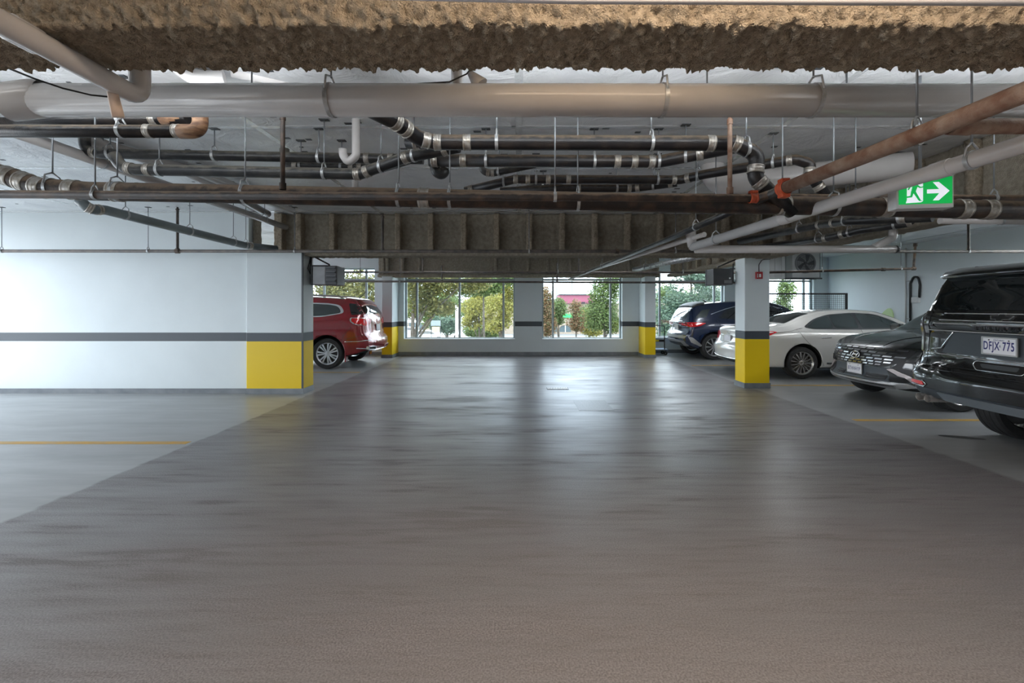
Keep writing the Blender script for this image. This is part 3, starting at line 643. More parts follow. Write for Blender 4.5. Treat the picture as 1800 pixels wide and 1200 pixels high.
# black pipes on the right under the exit sign
run('upper black pipe with steel bands under the exit sign', [(1300, 424, 7.2), (1440, 395, 5.9), (1490, 388, 5.3), (1640, 381, 4.6)], 0.052, D, coup=[(1442, 395), (1467, 391), (1590, 383)], hang=[(1405, 402), (1487, 388), (1582, 384)])
run('lower dusty black pipe sloping under the exit sign', [(1330, 436, 7.6), (1452, 418, 6.0), (1512, 404, 5.6), (1650, 383, 4.9)], 0.050, D, coup=[(1452, 418), (1480, 411), (1600, 391)], hang=[(1440, 420), (1493, 408), (1574, 394)])
run('dark pipe deep behind the slanting white pipe on the right', [(1290, 410, 7.4), (1430, 372, 6.0)], 0.05, D, coup=[(1400, 380)], hang=[(1340, 396)])
run('silver foil wrapped pipe near the far right pillar', [(1116, 474, 12.2), (1170, 462, 11.0), (1300, 437, 9.2)], 0.065, M['foil_pipe'], coup=[(1116, 474), (1145, 468), (1155, 466), (1195, 456), (1210, 453)], hang=[(1135, 470), (1225, 450)], cm=M['foil_pipe'])
# cables
sweep('hanging_cable', [P(-4, 108, 1.72), P(20, 122, 2.0), P(60, 138, 2.3), P(110, 155, 2.4), P(160, 167, 2.5), P(200, 171, 2.55)], 0.0045, M['black'])
tag(bpy.data.objects['hanging_cable'], 'thin black cable drooping across the large white pipe at upper left', 'cable')
sweep('cable', [P(262, 153, 2.66), P(300, 147, 2.66), P(420, 147, 2.67), P(520, 147, 2.67), P(640, 150, 2.66), P(720, 148, 2.66), P(790, 144, 2.66), P(820, 130, 2.7), P(835, 112, 2.8)], 0.0045, M['black'])
tag(bpy.data.objects['cable'], 'thin black cable lying along the top of the large white pipe', 'cable')
o = sweep('conduit', [P(560, -9, 1.24), P(1000, 1, 1.22), P(1960, 5, 1.22)], 0.0085, mat('painted_conduit', (0.42, 0.42, 0.44), 0.4))
tag(o, 'grey conduit along the very top edge in front of the sprayed beam', 'conduit')
# ================================================================ cars
def pchip(pts):
    xs = [p[0] for p in pts]; ys = [p[1] for p in pts]; n = len(xs)
    h = [xs[i+1]-xs[i] for i in range(n-1)]; dl = [(ys[i+1]-ys[i])/h[i] for i in range(n-1)]
    m = [dl[0]]+[0.0 if dl[i-1]*dl[i] <= 0 else 2*dl[i-1]*dl[i]/(dl[i-1]+dl[i]) for i in range(1, n-1)]+[dl[-1]]
    def f(x):
        if x <= xs[0]: return ys[0]
        if x >= xs[-1]: return ys[-1]
        i = 0
        while x > xs[i+1]: i += 1
        t = (x-xs[i])/h[i]; t2, t3 = t*t, t*t*t
        return (2*t3-3*t2+1)*ys[i]+(t3-2*t2+t)*h[i]*m[i]+(-2*t3+3*t2)*ys[i+1]+(t3-t2)*h[i]*m[i+1]
    return f
def catmull(pts, per=4):
    out = []; n = len(pts)
    for i in range(n-1):
        p0, p1, p2, p3 = pts[max(i-1, 0)], pts[i], pts[i+1], pts[min(i+2, n-1)]
        for k in range(per):
            t = k/per
            out.append(tuple(0.5*((2*p1[j])+(-p0[j]+p2[j])*t+(2*p0[j]-5*p1[j]+4*p2[j]-p3[j])*t*t+(-p0[j]+3*p1[j]-3*p2[j]+p3[j])*t**3) for j in range(2)))
    out.append(tuple(pts[-1])); return out
def rpoly(pts, r, n=5):
    """Closed 2-D polygon with rounded corners."""
    out = []; m = len(pts)
    for i in range(m):
        a, p, c = Vector(pts[i-1]), Vector(pts[i]), Vector(pts[(i+1) % m])
        u, v = a-p, c-p; lu, lv = u.length, v.length; u.normalize(); v.normalize()
        t = min(r, lu*0.45, lv*0.45); s, e = p+u*t, p+v*t
        for k in range(n+1):
            q = k/n; out.append(tuple((1-q)**2*s+2*q*(1-q)*p+q*q*e))
    return out
class Car:
    def __init__(self, label, S, loc, rz, paint_m):
        self.root = thing('suv' if S.get('suv') else 'sedan', label, 'car', loc, rz); self.S = S
        L = self.L = S['L']; self.hw = S['hw']
        top, belt, bot, plan, rw = (pchip(S[k]) for k in ('top', 'belt', 'bot', 'plan', 'roofw'))
        rear, front = pchip(S['rear']), pchip(S['front']); lb, lf = S.get('lb', 0.5), S.get('lf', 0.5)
        br, bf = S.get('br', 0.12), S.get('bf', 0.25)
        def place(x0, y, z):
            x = x0
            if x0 < lb: q = (1-x0/lb)**2; x += q*(rear(z)+br*(abs(y)/self.hw)**2.6)
            if x0 > L-lf: q = (1-(L-x0)/lf)**2; x -= q*(front(z)+bf*(abs(y)/self.hw)**2.6)
            return (x, y, z)
        def section(x):
            zt, zb, zs, wp, wr = top(x), bot(x), belt(x), plan(x), rw(x)
            zs = min(zs, zt-0.035)
            wr = min(wr, wp*0.93)
            cr = min(0.065, (zt-zs)*0.35)
            ze = zt-cr
            pts = [(0, zb), (wp*0.55, zb), (wp*0.86, zb+0.005), (wp*0.955, zb+0.05), (wp*0.985, zb+0.16), (wp, zb+(zs-zb)*0.5), (wp*0.995, zs-(zs-zb)*0.22), (wp*0.975, zs-0.045), (wp*0.945, zs)]
            g = ze-zs
            for t in (0.33, 0.66): pts.append((wp*0.945+(wr-wp*0.945)*t+0.018*min(1, g/0.3)*math.sin(t*math.pi), zs+g*t))
            pts += [(wr, ze), (wr*0.93, ze+cr*0.5), (wr*0.72, zt-cr*0.18), (wr*0.36, zt-0.004), (0, zt)]
            return catmull(pts, 3)
        xs = []
        x = 0.0
        while x < L-1e-6:
            xs.append(x); e = min(x, L-x); x += 0.012 if e < 0.06 else 0.025 if e < 0.3 else 0.05
        xs.append(L)
        V, Fc = [], []; rings = []
        for x0 in xs:
            h = section(x0); ring = [(y, z) for y, z in h]+[(-y, z) for y, z in h[-2:0:-1]]
            rings.append(ring)
            V += [place(x0, y, z) for y, z in ring]
        n = len(rings[0])
        for i in range(len(xs)-1):
            for k in range(n):
                k2 = (k+1) % n; Fc.append((i*n+k, (i+1)*n+k, (i+1)*n+k2, i*n+k2))
        for end, x0 in ((0, 0.0), (1, L)):
            ring = rings[-1 if end else 0]; zc = (min(z for _, z in ring)+max(z for _, z in ring))/2
            base = (len(xs)-1)*n if end else 0; prev = list(range(base, base+n))
            for s in (0.95, 0.86, 0.74, 0.60, 0.45, 0.30, 0.15):
                b = len(V); V += [place(x0, y*s, zc+(z-zc)*s) for y, z in ring]; cur = list(range(b, b+n))
                for k in range(n):
                    k2 = (k+1) % n; q = (prev[k], prev[k2], cur[k2], cur[k]); Fc.append(q[::-1] if end else q)
                prev = cur
            Fc.append(tuple(prev[::-1]) if end else tuple(prev))
        me = bpy.data.meshes.new('body'); me.from_pydata(V, [], Fc); me.update()
        bm = bmesh.new(); bm.from_mesh(me); bmesh.ops.recalc_face_normals(bm, faces=bm.faces); bm.to_mesh(me)
        self.bvh = BVHTree.FromBMesh(bm); bm.free()
        # wheel arches
        R = S['R']; tmp = bpy.data.objects.new('body', me); COL.objects.link(tmp)
        cb = bmesh.new()
        for ax in S['axles']:
            for s in (-1, 1):
                r = bmesh.ops.create_cone(cb, cap_ends=True, segments=40, radius1=R+S.get('gap', 0.055), radius2=R+S.get('gap', 0.055), depth=0.5)
                for v in r['verts']:
                    x, y, z = v.co; v.co = Vector((ax+x, s*(self.hw-0.32+0.25)+z, R+0.02+y))
        bmesh.ops.recalc_face_normals(cb, faces=cb.faces); cm_ = bpy.data.meshes.new('cut'); cb.to_mesh(cm_); cb.free(); co = bpy.data.objects.new('cut', cm_); COL.objects.link(co)
        md = tmp.modifiers.new('b', 'BOOLEAN'); md.operation = 'DIFFERENCE'; md.object = co; md.solver = 'EXACT'
        bpy.context.view_layer.update()
        nm = bpy.data.meshes.new_from_object(tmp.evaluated_get(bpy.context.evaluated_depsgraph_get()))
        bpy.data.objects.remove(tmp); bpy.data.objects.remove(co)
        nm.materials.clear(); nm.materials.append(paint_m); nm.materials.append(M['well']); nm.materials.append(S.get('lowm', M['grey_clad']))
        for p in nm.polygons:
            p.use_smooth = True; p.material_index = 0
            c = p.center
            for ax in S['axles']:
                rr = math.hypot(c.x-ax, c.z-R-0.02)
                if rr < R+S.get('gap', 0.055)+0.004 and abs(c.y) < self.hw*1.2:
                    q = self.bvh.find_nearest(c)
                    if q[0] is not None and (q[0]-c).length > 0.004: p.material_index = 1; p.use_smooth = False
            if p.material_index == 0 and S.get('clad') and c.z < S['clad'](c.x, c.y): p.material_index = 2
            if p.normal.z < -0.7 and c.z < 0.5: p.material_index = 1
        nm.name = 'body'; self.body = link(bpy.data.objects.new('body', nm), self.root)
    def ray(self, plane, u, v):
        if plane == 'rear': o, d = Vector((-2, u, v)), Vector((1, 0, 0))
        elif plane == 'front': o, d = Vector((self.L+2, u, v)), Vector((-1, 0, 0))
        elif plane == 'right': o, d = Vector((u, -3, v)), Vector((0, 1, 0))
        elif plane == 'left': o, d = Vector((u, 3, v)), Vector((0, -1, 0))
        else: o, d = Vector((u, v, 4)), Vector((0, 0, -1))
        h = self.bvh.ray_cast(o, d)
        return (h[0], -d, h[1]) if h[0] is not None else (None, -d, None)
    def panel(self, name, plane, poly, m, off=0.004, thick=0.012, parent=None, grid=0.05, both=False, smooth=True):
        bm = bmesh.new(); vs = [bm.verts.new((a, b, 0)) for a, b in poly]; bm.faces.new(vs)
        for ax in (0, 1):
            lo, hi = min(p[ax] for p in poly), max(p[ax] for p in poly); k = math.ceil(lo/grid)*grid+0.00037
            while k < hi:
                no = (1, 0, 0) if ax == 0 else (0, 1, 0)
                bmesh.ops.bisect_plane(bm, geom=bm.verts[:]+bm.edges[:]+bm.faces[:], plane_co=(k, k, 0), plane_no=no); k += grid
        hits = {}
        for v in bm.verts: hits[v] = self.ray(plane, v.co.x, v.co.y)
        ok = [h[0] for h in hits.values() if h[0] is not None]
        if len(ok) < 3: bm.free(); return None
        miss = [v for v, h in hits.items() if h[0] is None]
        for v in miss: hits.pop(v)
        bmesh.ops.delete(bm, geom=miss, context='VERTS')
        if not bm.faces: bm.free(); return None
        ax = {'rear': 0, 'front': 0, 'right': 1, 'left': 1, 'top': 2}[plane]
        av = sum(h[ax] for h in ok)/max(1, len(ok))
        be = [e for e in bm.edges if e.is_boundary]; out = None
        cv = {}
        for v, h in hits.items():
            out = h[1]
            if h[0] is None:
                nb = [hits[e.other_vert(v)][0] for e in v.link_edges if hits[e.other_vert(v)][0] is not None]
                val = nb[0][ax] if nb else av
                u, w_ = v.co.x, v.co.y
                p = {'rear': Vector((val, u, w_)), 'front': Vector((val, u, w_)), 'right': Vector((u, val, w_)), 'left': Vector((u, val, w_)), 'top': Vector((u, w_, val))}[plane]
            else: p = h[0]
            nrm = h[2] if h[2] is not None and h[2].dot(out) > 0.15 else out
            v.co = p+nrm*off
        new = {}
        for e in be:
            for v in e.verts:
                if v not in new: new[v] = bm.verts.new(v.co-out*thick)
        for e in be:
            a, b = e.verts; bm.faces.new((a, b, new[b], new[a]))
        bmesh.ops.recalc_face_normals(bm, faces=bm.faces)
        fs = max(bm.faces, key=lambda f: f.calc_area())
        if fs.normal.dot(out) < 0: bmesh.ops.reverse_faces(bm, faces=bm.faces)
        o = from_bm(name, bm, m, parent or self.root, True); o.data.set_sharp_from_angle(angle=math.radians(40))
        if both:
            pl = {'right': 'left', 'left': 'right'}.get(plane)
            if pl: self.panel(name, pl, poly, m, off, thick, parent, grid)
            else: self.panel(name, plane, [(-a, b) for a, b in poly] if plane != 'top' else [(a, -b) for a, b in poly], m, off, thick, parent, grid)
        return o
    def tube(self, name, plane, pts, r, m, off=0.002, parent=None, closed=False, both=False, step=0.04):
        ps = list(pts)+([pts[0]] if closed else []); dn = []
        for a, b in zip(ps, ps[1:]):
            a, b = Vector(a), Vector(b); k = max(1, int((b-a).length/step))
            dn += [a.lerp(b, j/k) for j in range(k)]
        dn.append(Vector(ps[-1])); path = []
        for q in dn:
            h = self.ray(plane, q.x, q.y)
            if h[0] is not None: path.append(h[0]+h[1]*off)
        if len(path) < 2: return None
        o = sweep(name, path, r, m, parent or self.root, seg=6)
        if both:
            pl = {'right': 'left', 'left': 'right'}.get(plane)
            self.tube(name, pl or plane, pts if pl else ([(-a, b) for a, b in pts] if plane != 'top' else [(a, -b) for a, b in pts]), r, m, off, parent, closed)
        return o
    def seam(self, plane, pts, both=False): self.tube('panel_gap', plane, pts, 0.004, M['seam'], -0.0015, both=both)
    def text(self, name, plane, s, u, v, size, m, off=0.004, spacing=1.0, sx=1.0, sy=1.0, parent=None):
        V, Fc = text_mesh(s, size, 0.001, spacing); sg = -1 if plane in ('rear', 'left') else 1
        h = self.ray(plane, u, v); av = h[0]; out = h[1]; W_ = []
        for p in V:
            a, b = u+sg*p.x*sx, v+p.y*sy; hh = self.ray(plane, a, b)[0]
            q = Vector((hh.x if hh is not None else av.x, a, b)) if plane in ('rear', 'front') else Vector((a, hh.y if hh is not None else av.y, b))
            W_.append(q+out*(off+p.z))
        return from_pd(name, W_, Fc, m, parent or self.root)
    def plate(self, plane, u, v, wd, ht, text, off=0.02):
        h = self.ray(plane, u, v); out = h[1]; x = h[0].x+out.x*off; sg = -1 if plane == 'rear' else 1
        pl = box('licence_plate', (x-0.006, u-wd/2, v-ht/2), (x+0.006, u+wd/2, v+ht/2), M['plate_white'], self.root, 0.004)
        fr = boxes('plate_frame', [((x-0.009, u-wd/2-0.012, v-ht/2-0.012), (x+0.004*(-out.x), u+wd/2+0.012, v-ht/2)), ((x-0.009, u-wd/2-0.012, v+ht/2), (x+0.004, u+wd/2+0.012, v+ht/2+0.012)), ((x-0.009, u-wd/2-0.012, v-ht/2), (x+0.004, u-wd/2, v+ht/2)), ((x-0.009, u+wd/2, v-ht/2), (x+0.004, u+wd/2+0.012, v+ht/2))], M['silver_trim'], pl)
        for s, vv, sz, sx in text:
            V, Fc = text_mesh(s, sz, 0.0005)
            if not V: continue
            W_ = [Vector((x+out.x*(0.0068+max(0, p.z)), u+sg*p.x*sx, v+vv+p.y)) for p in V]
            from_pd('plate_lettering', W_, Fc, M['plate_blue'], pl)
        for s in (-1, 1):
            lathe('plate_bolt', [(0, 0.007), (0.004, 0.006), (0.005, 0.0)], (x+out.x*0.006, u+s*wd*0.3, v+ht*0.38), (out.x, 0, 0), M['dark_metal'], pl, 8)
        return pl
    def wheels(self, spokes=10, rim_m=None, style='multi', which=None):
        R = self.S['R']; tw = self.S.get('tw', 0.235)
        for ax in self.S['axles']:
            for s in (-1, 1):
                c = Vector((ax, s*(self.hw-0.03-tw/2), R)); r0 = R*0.70
                t = tw/2
                tp = [(-t*0.8, r0), (-t, r0+0.02), (-t, R-0.03), (-t*0.86, R-0.006), (-t*0.55, R), (-t*0.5, R-0.008), (-t*0.42, R-0.008), (-t*0.38, R), (-t*0.05, R), (0, R-0.008), (t*0.05, R), (t*0.38, R), (t*0.42, R-0.008), (t*0.5, R-0.008), (t*0.55, R), (t*0.86, R-0.006), (t, R-0.03), (t, r0+0.02), (t*0.8, r0)]
                wh = lathe('wheel', tp, c, (0, s, 0), M['rubber'], self.root, 40, True)
                rm = rim_m or M['satin']
                lathe('rim', [(-t*0.7, r0*0.96), (t*0.70, r0*0.93), (t*0.86, r0*0.99), (t*0.92, r0+0.006), (t*0.80, r0+0.008), (-t*0.7, r0+0.004)], c, (0, s, 0), rm, wh, 40)
                lathe('brake_disc', [(t*0.0, r0*0.90), (t*0.05, r0*0.9), (t*0.05, 0.03), (0, 0.0)], c, (0, s, 0), M['disc'], wh, 28)
                hub = lathe('hub_cap', [(t*0.5, r0*0.22), (t*0.72, r0*0.20), (t*0.78, r0*0.12), (t*0.78, 0.0)], c, (0, s, 0), rm, wh, 20)
                if s == 1 and which == 'right' or s == -1 and which == 'left': continue
                V, Fc = [], []
                for k in range(spokes):
                    prs = ((-0.10, -0.10), (0.10, 0.10)) if style == 'twin' else ((0, 0),)
                    for d0, d1 in prs:
                        a = 2*math.pi*k/spokes; wa = 0.017 if style == 'twin' else 0.009*14/spokes+0.003
                        rr = []
                        for q, rad, yo in ((0, r0*0.15, 0.70), (0.5, r0*0.55, 0.80), (1, r0*0.97, 0.72)):
                            aa = a+(d0+(d1-d0)*q)*(1.6 if q else 2.4)*(1.0)
                            cx, cz = math.cos(aa)*rad, math.sin(aa)*rad; tx, tz = -math.sin(aa), math.cos(aa); ww = wa*(0.75+0.35*q)
                            for e, yy in ((-1, yo*t), (1, yo*t), (1, yo*t-0.03), (-1, yo*t-0.03)):
                                rr.append(Vector((c.x+cx+tx*e*ww, c.y+s*yy, c.z+cz+tz*e*ww)))
                        b = len(V); V += rr
                        for i in range(2):
                            for j in range(4):
                                j2 = (j+1) % 4; Fc.append((b+i*4+j, b+i*4+j2, b+(i+1)*4+j2, b+(i+1)*4+j))
                sp = from_pd('spokes', V, Fc, rm, wh); 
def mirror_poly(p): return p+[(-a, b) for a, b in reversed(p)]

# ---------------------------------------------------------------- white sedan
S = dict(L=5.06, hw=0.935, R=0.335, axles=(1.24, 4.2),
    top=[(0, 0.98), (0.05, 1.03), (0.25, 1.075), (0.75, 1.105), (0.98, 1.135), (1.5, 1.345), (1.95, 1.44), (2.45, 1.468), (2.95, 1.44), (3.35, 1.33), (3.85, 1.10), (4.4, 0.99), (4.85, 0.84), (5.06, 0.68)],
    belt=[(0, 0.92), (0.5, 0.98), (1.2, 1.005), (2.5, 0.985), (3.7, 0.95), (4.5, 0.86), (5.06, 0.6)], bot=[(0, 0.36), (0.15, 0.27), (0.6, 0.22), (4.5, 0.2), (4.9, 0.22), (5.06, 0.32)],
    plan=[(0, 0.82), (0.08, 0.875), (0.3, 0.915), (1, 0.935), (3.6, 0.935), (4.5, 0.90), (4.85, 0.82), (5.0, 0.7), (5.06, 0.62)], roofw=[(0, 0.62), (0.7, 0.68), (1.0, 0.63), (1.5, 0.58), (2.4, 0.57), (3.3, 0.60), (3.8, 0.68), (4.4, 0.68), (5.06, 0.45)],
    rear=[(0.2, 0.10), (0.4, 0.02), (0.55, 0.0), (0.66, 0.02), (0.72, 0.07), (0.9, 0.12), (1.0, 0.11), (1.1, 0.14)], front=[(0.2, 0.1), (0.4, 0.0), (0.6, 0.02), (0.8, 0.15)], br=0.17, bf=0.3, lb=0.45)
c = Car('white sedan parked behind the yellow pillar, seen from its side and tail', S, (4.68, 10.4, 0), 0, M['white_paint'])
gl = rpoly([(1.32, 1.075), (1.62, 1.25), (1.95, 1.345), (2.5, 1.385), (2.95, 1.355), (3.3, 1.23), (3.55, 1.05), (2.5, 1.03), (1.5, 1.04)], 0.12)
c.panel('window_surround', 'right', gl, M['dark_metal'], 0.003, 0.01, both=True)
for poly in ([(1.40, 1.085), (1.66, 1.235), (1.93, 1.315), (1.93, 1.06), (1.5, 1.06)], [(1.97, 1.325), (2.46, 1.36), (2.46, 1.055), (1.97, 1.06)], [(2.54, 1.36), (2.93, 1.33), (3.26, 1.21), (3.48, 1.075), (2.54, 1.055)]):
    c.panel('side_window', 'right', rpoly(poly, 0.05), M['autoglass_light'], 0.009, 0.006, both=True)
c.panel('rear_window', 'top', [(1.08, -0.50), (1.62, -0.47), (1.62, 0.47), (1.08, 0.50)], M['autoglass'], 0.005, 0.01)
c.panel('windscreen', 'top', [(3.05, -0.52), (3.72, -0.58), (3.72, 0.58), (3.05, 0.52)], M['autoglass'], 0.005, 0.01)
c.seam('right', [(1.30, 1.06), (1.15, 1.03), (1.26, 0.86), (1.58, 0.50), (1.68, 0.28)]); c.seam('right', [(2.50, 1.03), (2.52, 0.6), (2.44, 0.28)]); c.seam('right', [(3.6, 0.98), (3.62, 0.5), (3.55, 0.28)])
c.seam('right', [(0.35, 0.94), (1.0, 1.0), (1.28, 1.06)])
for x in (1.62, 2.62): c.tube('door_handle', 'right', [(x, 0.865), (x+0.2, 0.87)], 0.014, M['dark_alloy'], 0.012)
c.panel('tail_lamp', 'rear', rpoly([(0.50, 0.84), (0.56, 0.95), (0.88, 0.93), (0.86, 0.78), (0.62, 0.76)], 0.03), M['red_lens'], 0.006, 0.01)
c.panel('tail_lamp', 'rear', rpoly([(-0.50, 0.84), (-0.56, 0.95), (-0.88, 0.93), (-0.86, 0.78), (-0.62, 0.76)], 0.03), M['red_lens'], 0.006, 0.01)
c.panel('tail_lamp', 'right', rpoly([(0.20, 0.95), (0.55, 1.0), (0.72, 0.985), (0.58, 0.92), (0.22, 0.83)], 0.02), M['red_lens'], 0.006, 0.01)
c.tube('trunk_gap', 'rear', [(-0.6, 0.68), (-0.58, 0.72), (0.58, 0.72), (0.6, 0.68)], 0.004, M['seam'], -0.001)
c.tube('chrome_strip', 'rear', [(-0.42, 0.865), (0.42, 0.865)], 0.009, M['chrome'], 0.008)
em = c.tube('badge_ring', 'rear', [(0.045*math.cos(t)*1.25, 0.93+0.033*math.sin(t)) for t in [2*math.pi*k/20 for k in range(20)]], 0.005, M['chrome'], 0.008, closed=True, step=0.02)
c.tube('badge_letter', 'rear', [(0.012, 0.955), (0.02, 0.915), (-0.035, 0.915)], 0.005, M['chrome'], 0.008, step=0.02)
c.plate('rear', 0.0, 0.79, 0.31, 0.155, [], 0.012)
c.tube('bumper_chrome', 'rear', [(-0.75, 0.40), (-0.4, 0.37), (0.4, 0.37), (0.75, 0.40)], 0.010, M['chrome'], 0.006)
c.panel('bumper_diffuser', 'rear', rpoly([(-0.7, 0.28), (-0.66, 0.36), (0.66, 0.36), (0.7, 0.28)], 0.03), M['dark_metal'], 0.006, 0.01)
c.tube('side_trim', 'right', [(1.74, 0.335), (3.5, 0.32)], 0.014, M['dark_metal'], 0.004)
c.wheels(15, M['dark_alloy'], which='right')

# ---------------------------------------------------------------- dark blue SUV
S = dict(suv=1, L=4.89, hw=0.955, R=0.37, axles=(0.86, 3.7),
    top=[(0, 1.12), (0.03, 1.2), (0.12, 1.30), (0.35, 1.50), (0.55, 1.60), (1.1, 1.67), (1.9, 1.70), (2.5, 1.685), (2.95, 1.58), (3.55, 1.22), (4.1, 1.10), (4.6, 1.0), (4.89, 0.8)],
    belt=[(0, 1.02), (0.8, 1.10), (1.5, 1.08), (3.2, 1.04), (4.2, 0.98), (4.89, 0.75)], bot=[(0, 0.42), (0.3, 0.32), (0.7, 0.27), (4.3, 0.25), (4.89, 0.4)],
    plan=[(0, 0.83), (0.1, 0.89), (0.35, 0.93), (1, 0.955), (3.6, 0.955), (4.4, 0.92), (4.75, 0.8), (4.89, 0.65)], roofw=[(0, 0.66), (0.4, 0.62), (0.8, 0.60), (1.9, 0.61), (2.8, 0.64), (3.5, 0.72), (4.2, 0.72), (4.89, 0.5)],
    rear=[(0.3, 0.16), (0.45, 0.05), (0.6, 0.0), (0.72, 0.01), (0.80, 0.08), (0.95, 0.11), (1.02, 0.06), (1.12, 0.10), (1.3, 0.14)], front=[(0.3, 0.1), (0.6, 0), (0.9, 0.12)], br=0.10, bf=0.25, lb=0.4, clad=lambda x, y: 0.40 if 0.45 < x < 4.2 else 0.0)
c = Car('dark blue SUV parked against the far window, tail lamps towards the aisle', S, (4.72, 13.88, 0), 0, M['blue_paint'])
c.panel('rear_window', 'top', rpoly([(0.14, -0.60), (0.48, -0.55), (0.48, 0.55), (0.14, 0.60)], 0.05), M['autoglass_light'], 0.006, 0.01)
sp = c.panel('spoiler', 'top', rpoly([(0.38, -0.58), (0.72, -0.58), (0.72, 0.58), (0.38, 0.58)], 0.05), M['black'], 0.05, 0.05)
c.panel('side_window', 'right', rpoly([(0.98, 1.19), (1.25, 1.42), (1.7, 1.53), (2.4, 1.54), (2.85, 1.44), (3.2, 1.15), (2.0, 1.12)], 0.05), M['autoglass'], 0.005, 0.01, both=True)
c.panel('quarter_window', 'right', rpoly([(0.35, 1.20), (0.58, 1.42), (0.82, 1.45), (0.66, 1.22)], 0.04), M['autoglass_light'], 0.006, 0.01, both=True)
c.tube('window_trim', 'right', [(0.80, 1.30), (1.25, 1.45), (1.7, 1.56), (2.4, 1.57), (2.9, 1.46)], 0.010, M['chrome'], 0.008)
for s in (-1, 1): c.panel('tail_lamp', 'rear', rpoly([(s*0.30, 1.05), (s*0.80, 1.06), (s*0.82, 0.94), (s*0.5, 0.97), (s*0.30, 1.01)], 0.03), M['red_lens'], 0.008, 0.012)
for s in ('right', 'left'): c.panel('tail_lamp', s, rpoly([(0.12, 1.06), (0.40, 1.07), (0.62, 1.05), (0.44, 0.96), (0.18, 0.93)], 0.03), M['red_lens'], 0.008, 0.012)
c.tube('lamp_bar', 'rear', [(-0.7, 1.055), (0.7, 1.055)], 0.014, M['smoke_lens'], 0.008)
c.tube('chrome_strip', 'rear', [(-0.5, 1.095), (0.5, 1.095)], 0.012, M['chrome'], 0.008)
c.plate('rear', 0.0, 0.90, 0.31, 0.155, [], 0.012)
c.panel('bumper_garnish', 'rear', rpoly([(-0.78, 0.60), (-0.85, 0.68), (0.85, 0.68), (0.78, 0.60)], 0.03), M['silver_trim'], 0.012, 0.02)
c.panel('bumper_garnish', 'rear', rpoly([(-0.8, 0.40), (-0.72, 0.54), (0.72, 0.54), (0.8, 0.40), (0.5, 0.37), (-0.5, 0.37)], 0.03), M['silver_trim'], 0.012, 0.02)
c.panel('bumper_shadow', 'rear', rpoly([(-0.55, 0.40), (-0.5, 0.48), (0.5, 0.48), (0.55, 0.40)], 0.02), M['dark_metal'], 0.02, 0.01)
c.panel('bumper_garnish', 'right', rpoly([(0.12, 0.66), (0.24, 0.64), (0.50, 0.42), (0.46, 0.38), (0.2, 0.50)], 0.02), M['silver_trim'], 0.012, 0.015)
c.seam('right', [(0.95, 1.12), (1.05, 0.9), (1.3, 0.62), (1.36, 0.4)])
sweep('antenna_fin', [(1.0, 0, 1.655), (0.93, 0, 1.71), (0.86, 0, 1.735)], [0.03, 0.018, 0.006], M['black_paint'], c.root, seg=8)
c.wheels(10, M['satin'], which='right')

# ---------------------------------------------------------------- red SUV
S = dict(suv=1, L=5.13, hw=1.0, R=0.375, axles=(1.06, 4.08),
    top=[(0, 1.60), (0.04, 1.635), (0.2, 1.675), (0.4, 1.70), (0.7, 1.73), (1.2, 1.77), (2.1, 1.80), (2.8, 1.76), (3.25, 1.62), (3.85, 1.24), (4.4, 1.12), (4.9, 0.98), (5.13, 0.8)],
    belt=[(0, 1.18), (0.8, 1.23), (1.6, 1.20), (3.4, 1.12), (4.4, 1.02), (5.13, 0.75)], bot=[(0, 0.42), (0.3, 0.34), (0.75, 0.28), (4.5, 0.26), (5.13, 0.4)],
    plan=[(0, 0.85), (0.08, 0.91), (0.3, 0.965), (0.9, 1.0), (3.8, 1.0), (4.6, 0.95), (5.0, 0.82), (5.13, 0.65)], roofw=[(0, 0.70), (0.4, 0.68), (0.9, 0.66), (2.1, 0.67), (3.0, 0.68), (3.8, 0.76), (4.5, 0.74), (5.13, 0.5)],
    rear=[(0.3, 0.14), (0.45, 0.04), (0.6, 0.0), (0.72, 0.02), (0.80, 0.10), (1.0, 0.13), (1.2, 0.15), (1.32, 0.18), (1.5, 0.30), (1.65, 0.42), (1.75, 0.46)], front=[(0.3, 0.1), (0.6, 0), (0.9, 0.12)], br=0.15, bf=0.28, lb=0.85, gap=0.06)
c = Car('crimson red SUV half hidden behind the wide yellow pillar', S, (-3.60, 12.02, 0), math.pi, M['red_paint'])
gl = rpoly([(0.66, 1.36), (0.80, 1.55), (1.1, 1.60), (2.4, 1.64), (2.9, 1.58), (3.3, 1.38), (3.5, 1.22), (1.2, 1.265)], 0.12)
c.panel('window_surround', 'left', [(a, b) for a, b in gl], M['chrome'], 0.004, 0.01)
c.panel('window_surround', 'right', gl, M['chrome'], 0.004, 0.01)
gi = rpoly([(0.74, 1.37), (0.86, 1.52), (1.1, 1.565), (1.72, 1.595), (1.72, 1.285), (1.2, 1.295)], 0.09)
gj = rpoly([(1.78, 1.597), (2.4, 1.605), (2.5, 1.6), (2.5, 1.265), (1.78, 1.283)], 0.04)
for s in ('left', 'right'):
    c.panel('side_window', s, gi, M['autoglass_light'], 0.011, 0.006); c.panel('side_window', s, gj, M['autoglass_light'], 0.011, 0.006)
for s in ('left', 'right'):
    c.panel('quarter_window', s, rpoly([(0.24, 1.33), (0.42, 1.58), (0.62, 1.60), (0.50, 1.31)], 0.05), M['autoglass'], 0.006, 0.01)
    lamp = c.panel('tail_lamp', s, rpoly([(0.20, 1.24), (0.52, 1.25), (0.51, 1.16), (0.40, 1.08), (0.20, 1.05)], 0.05), M['chrome'], 0.006, 0.012)
    c.panel('lamp_lens', s, rpoly([(0.20, 1.222), (0.49, 1.23), (0.475, 1.165), (0.385, 1.098), (0.20, 1.07)], 0.05), M['red_lens'], 0.016, 0.012, parent=lamp)
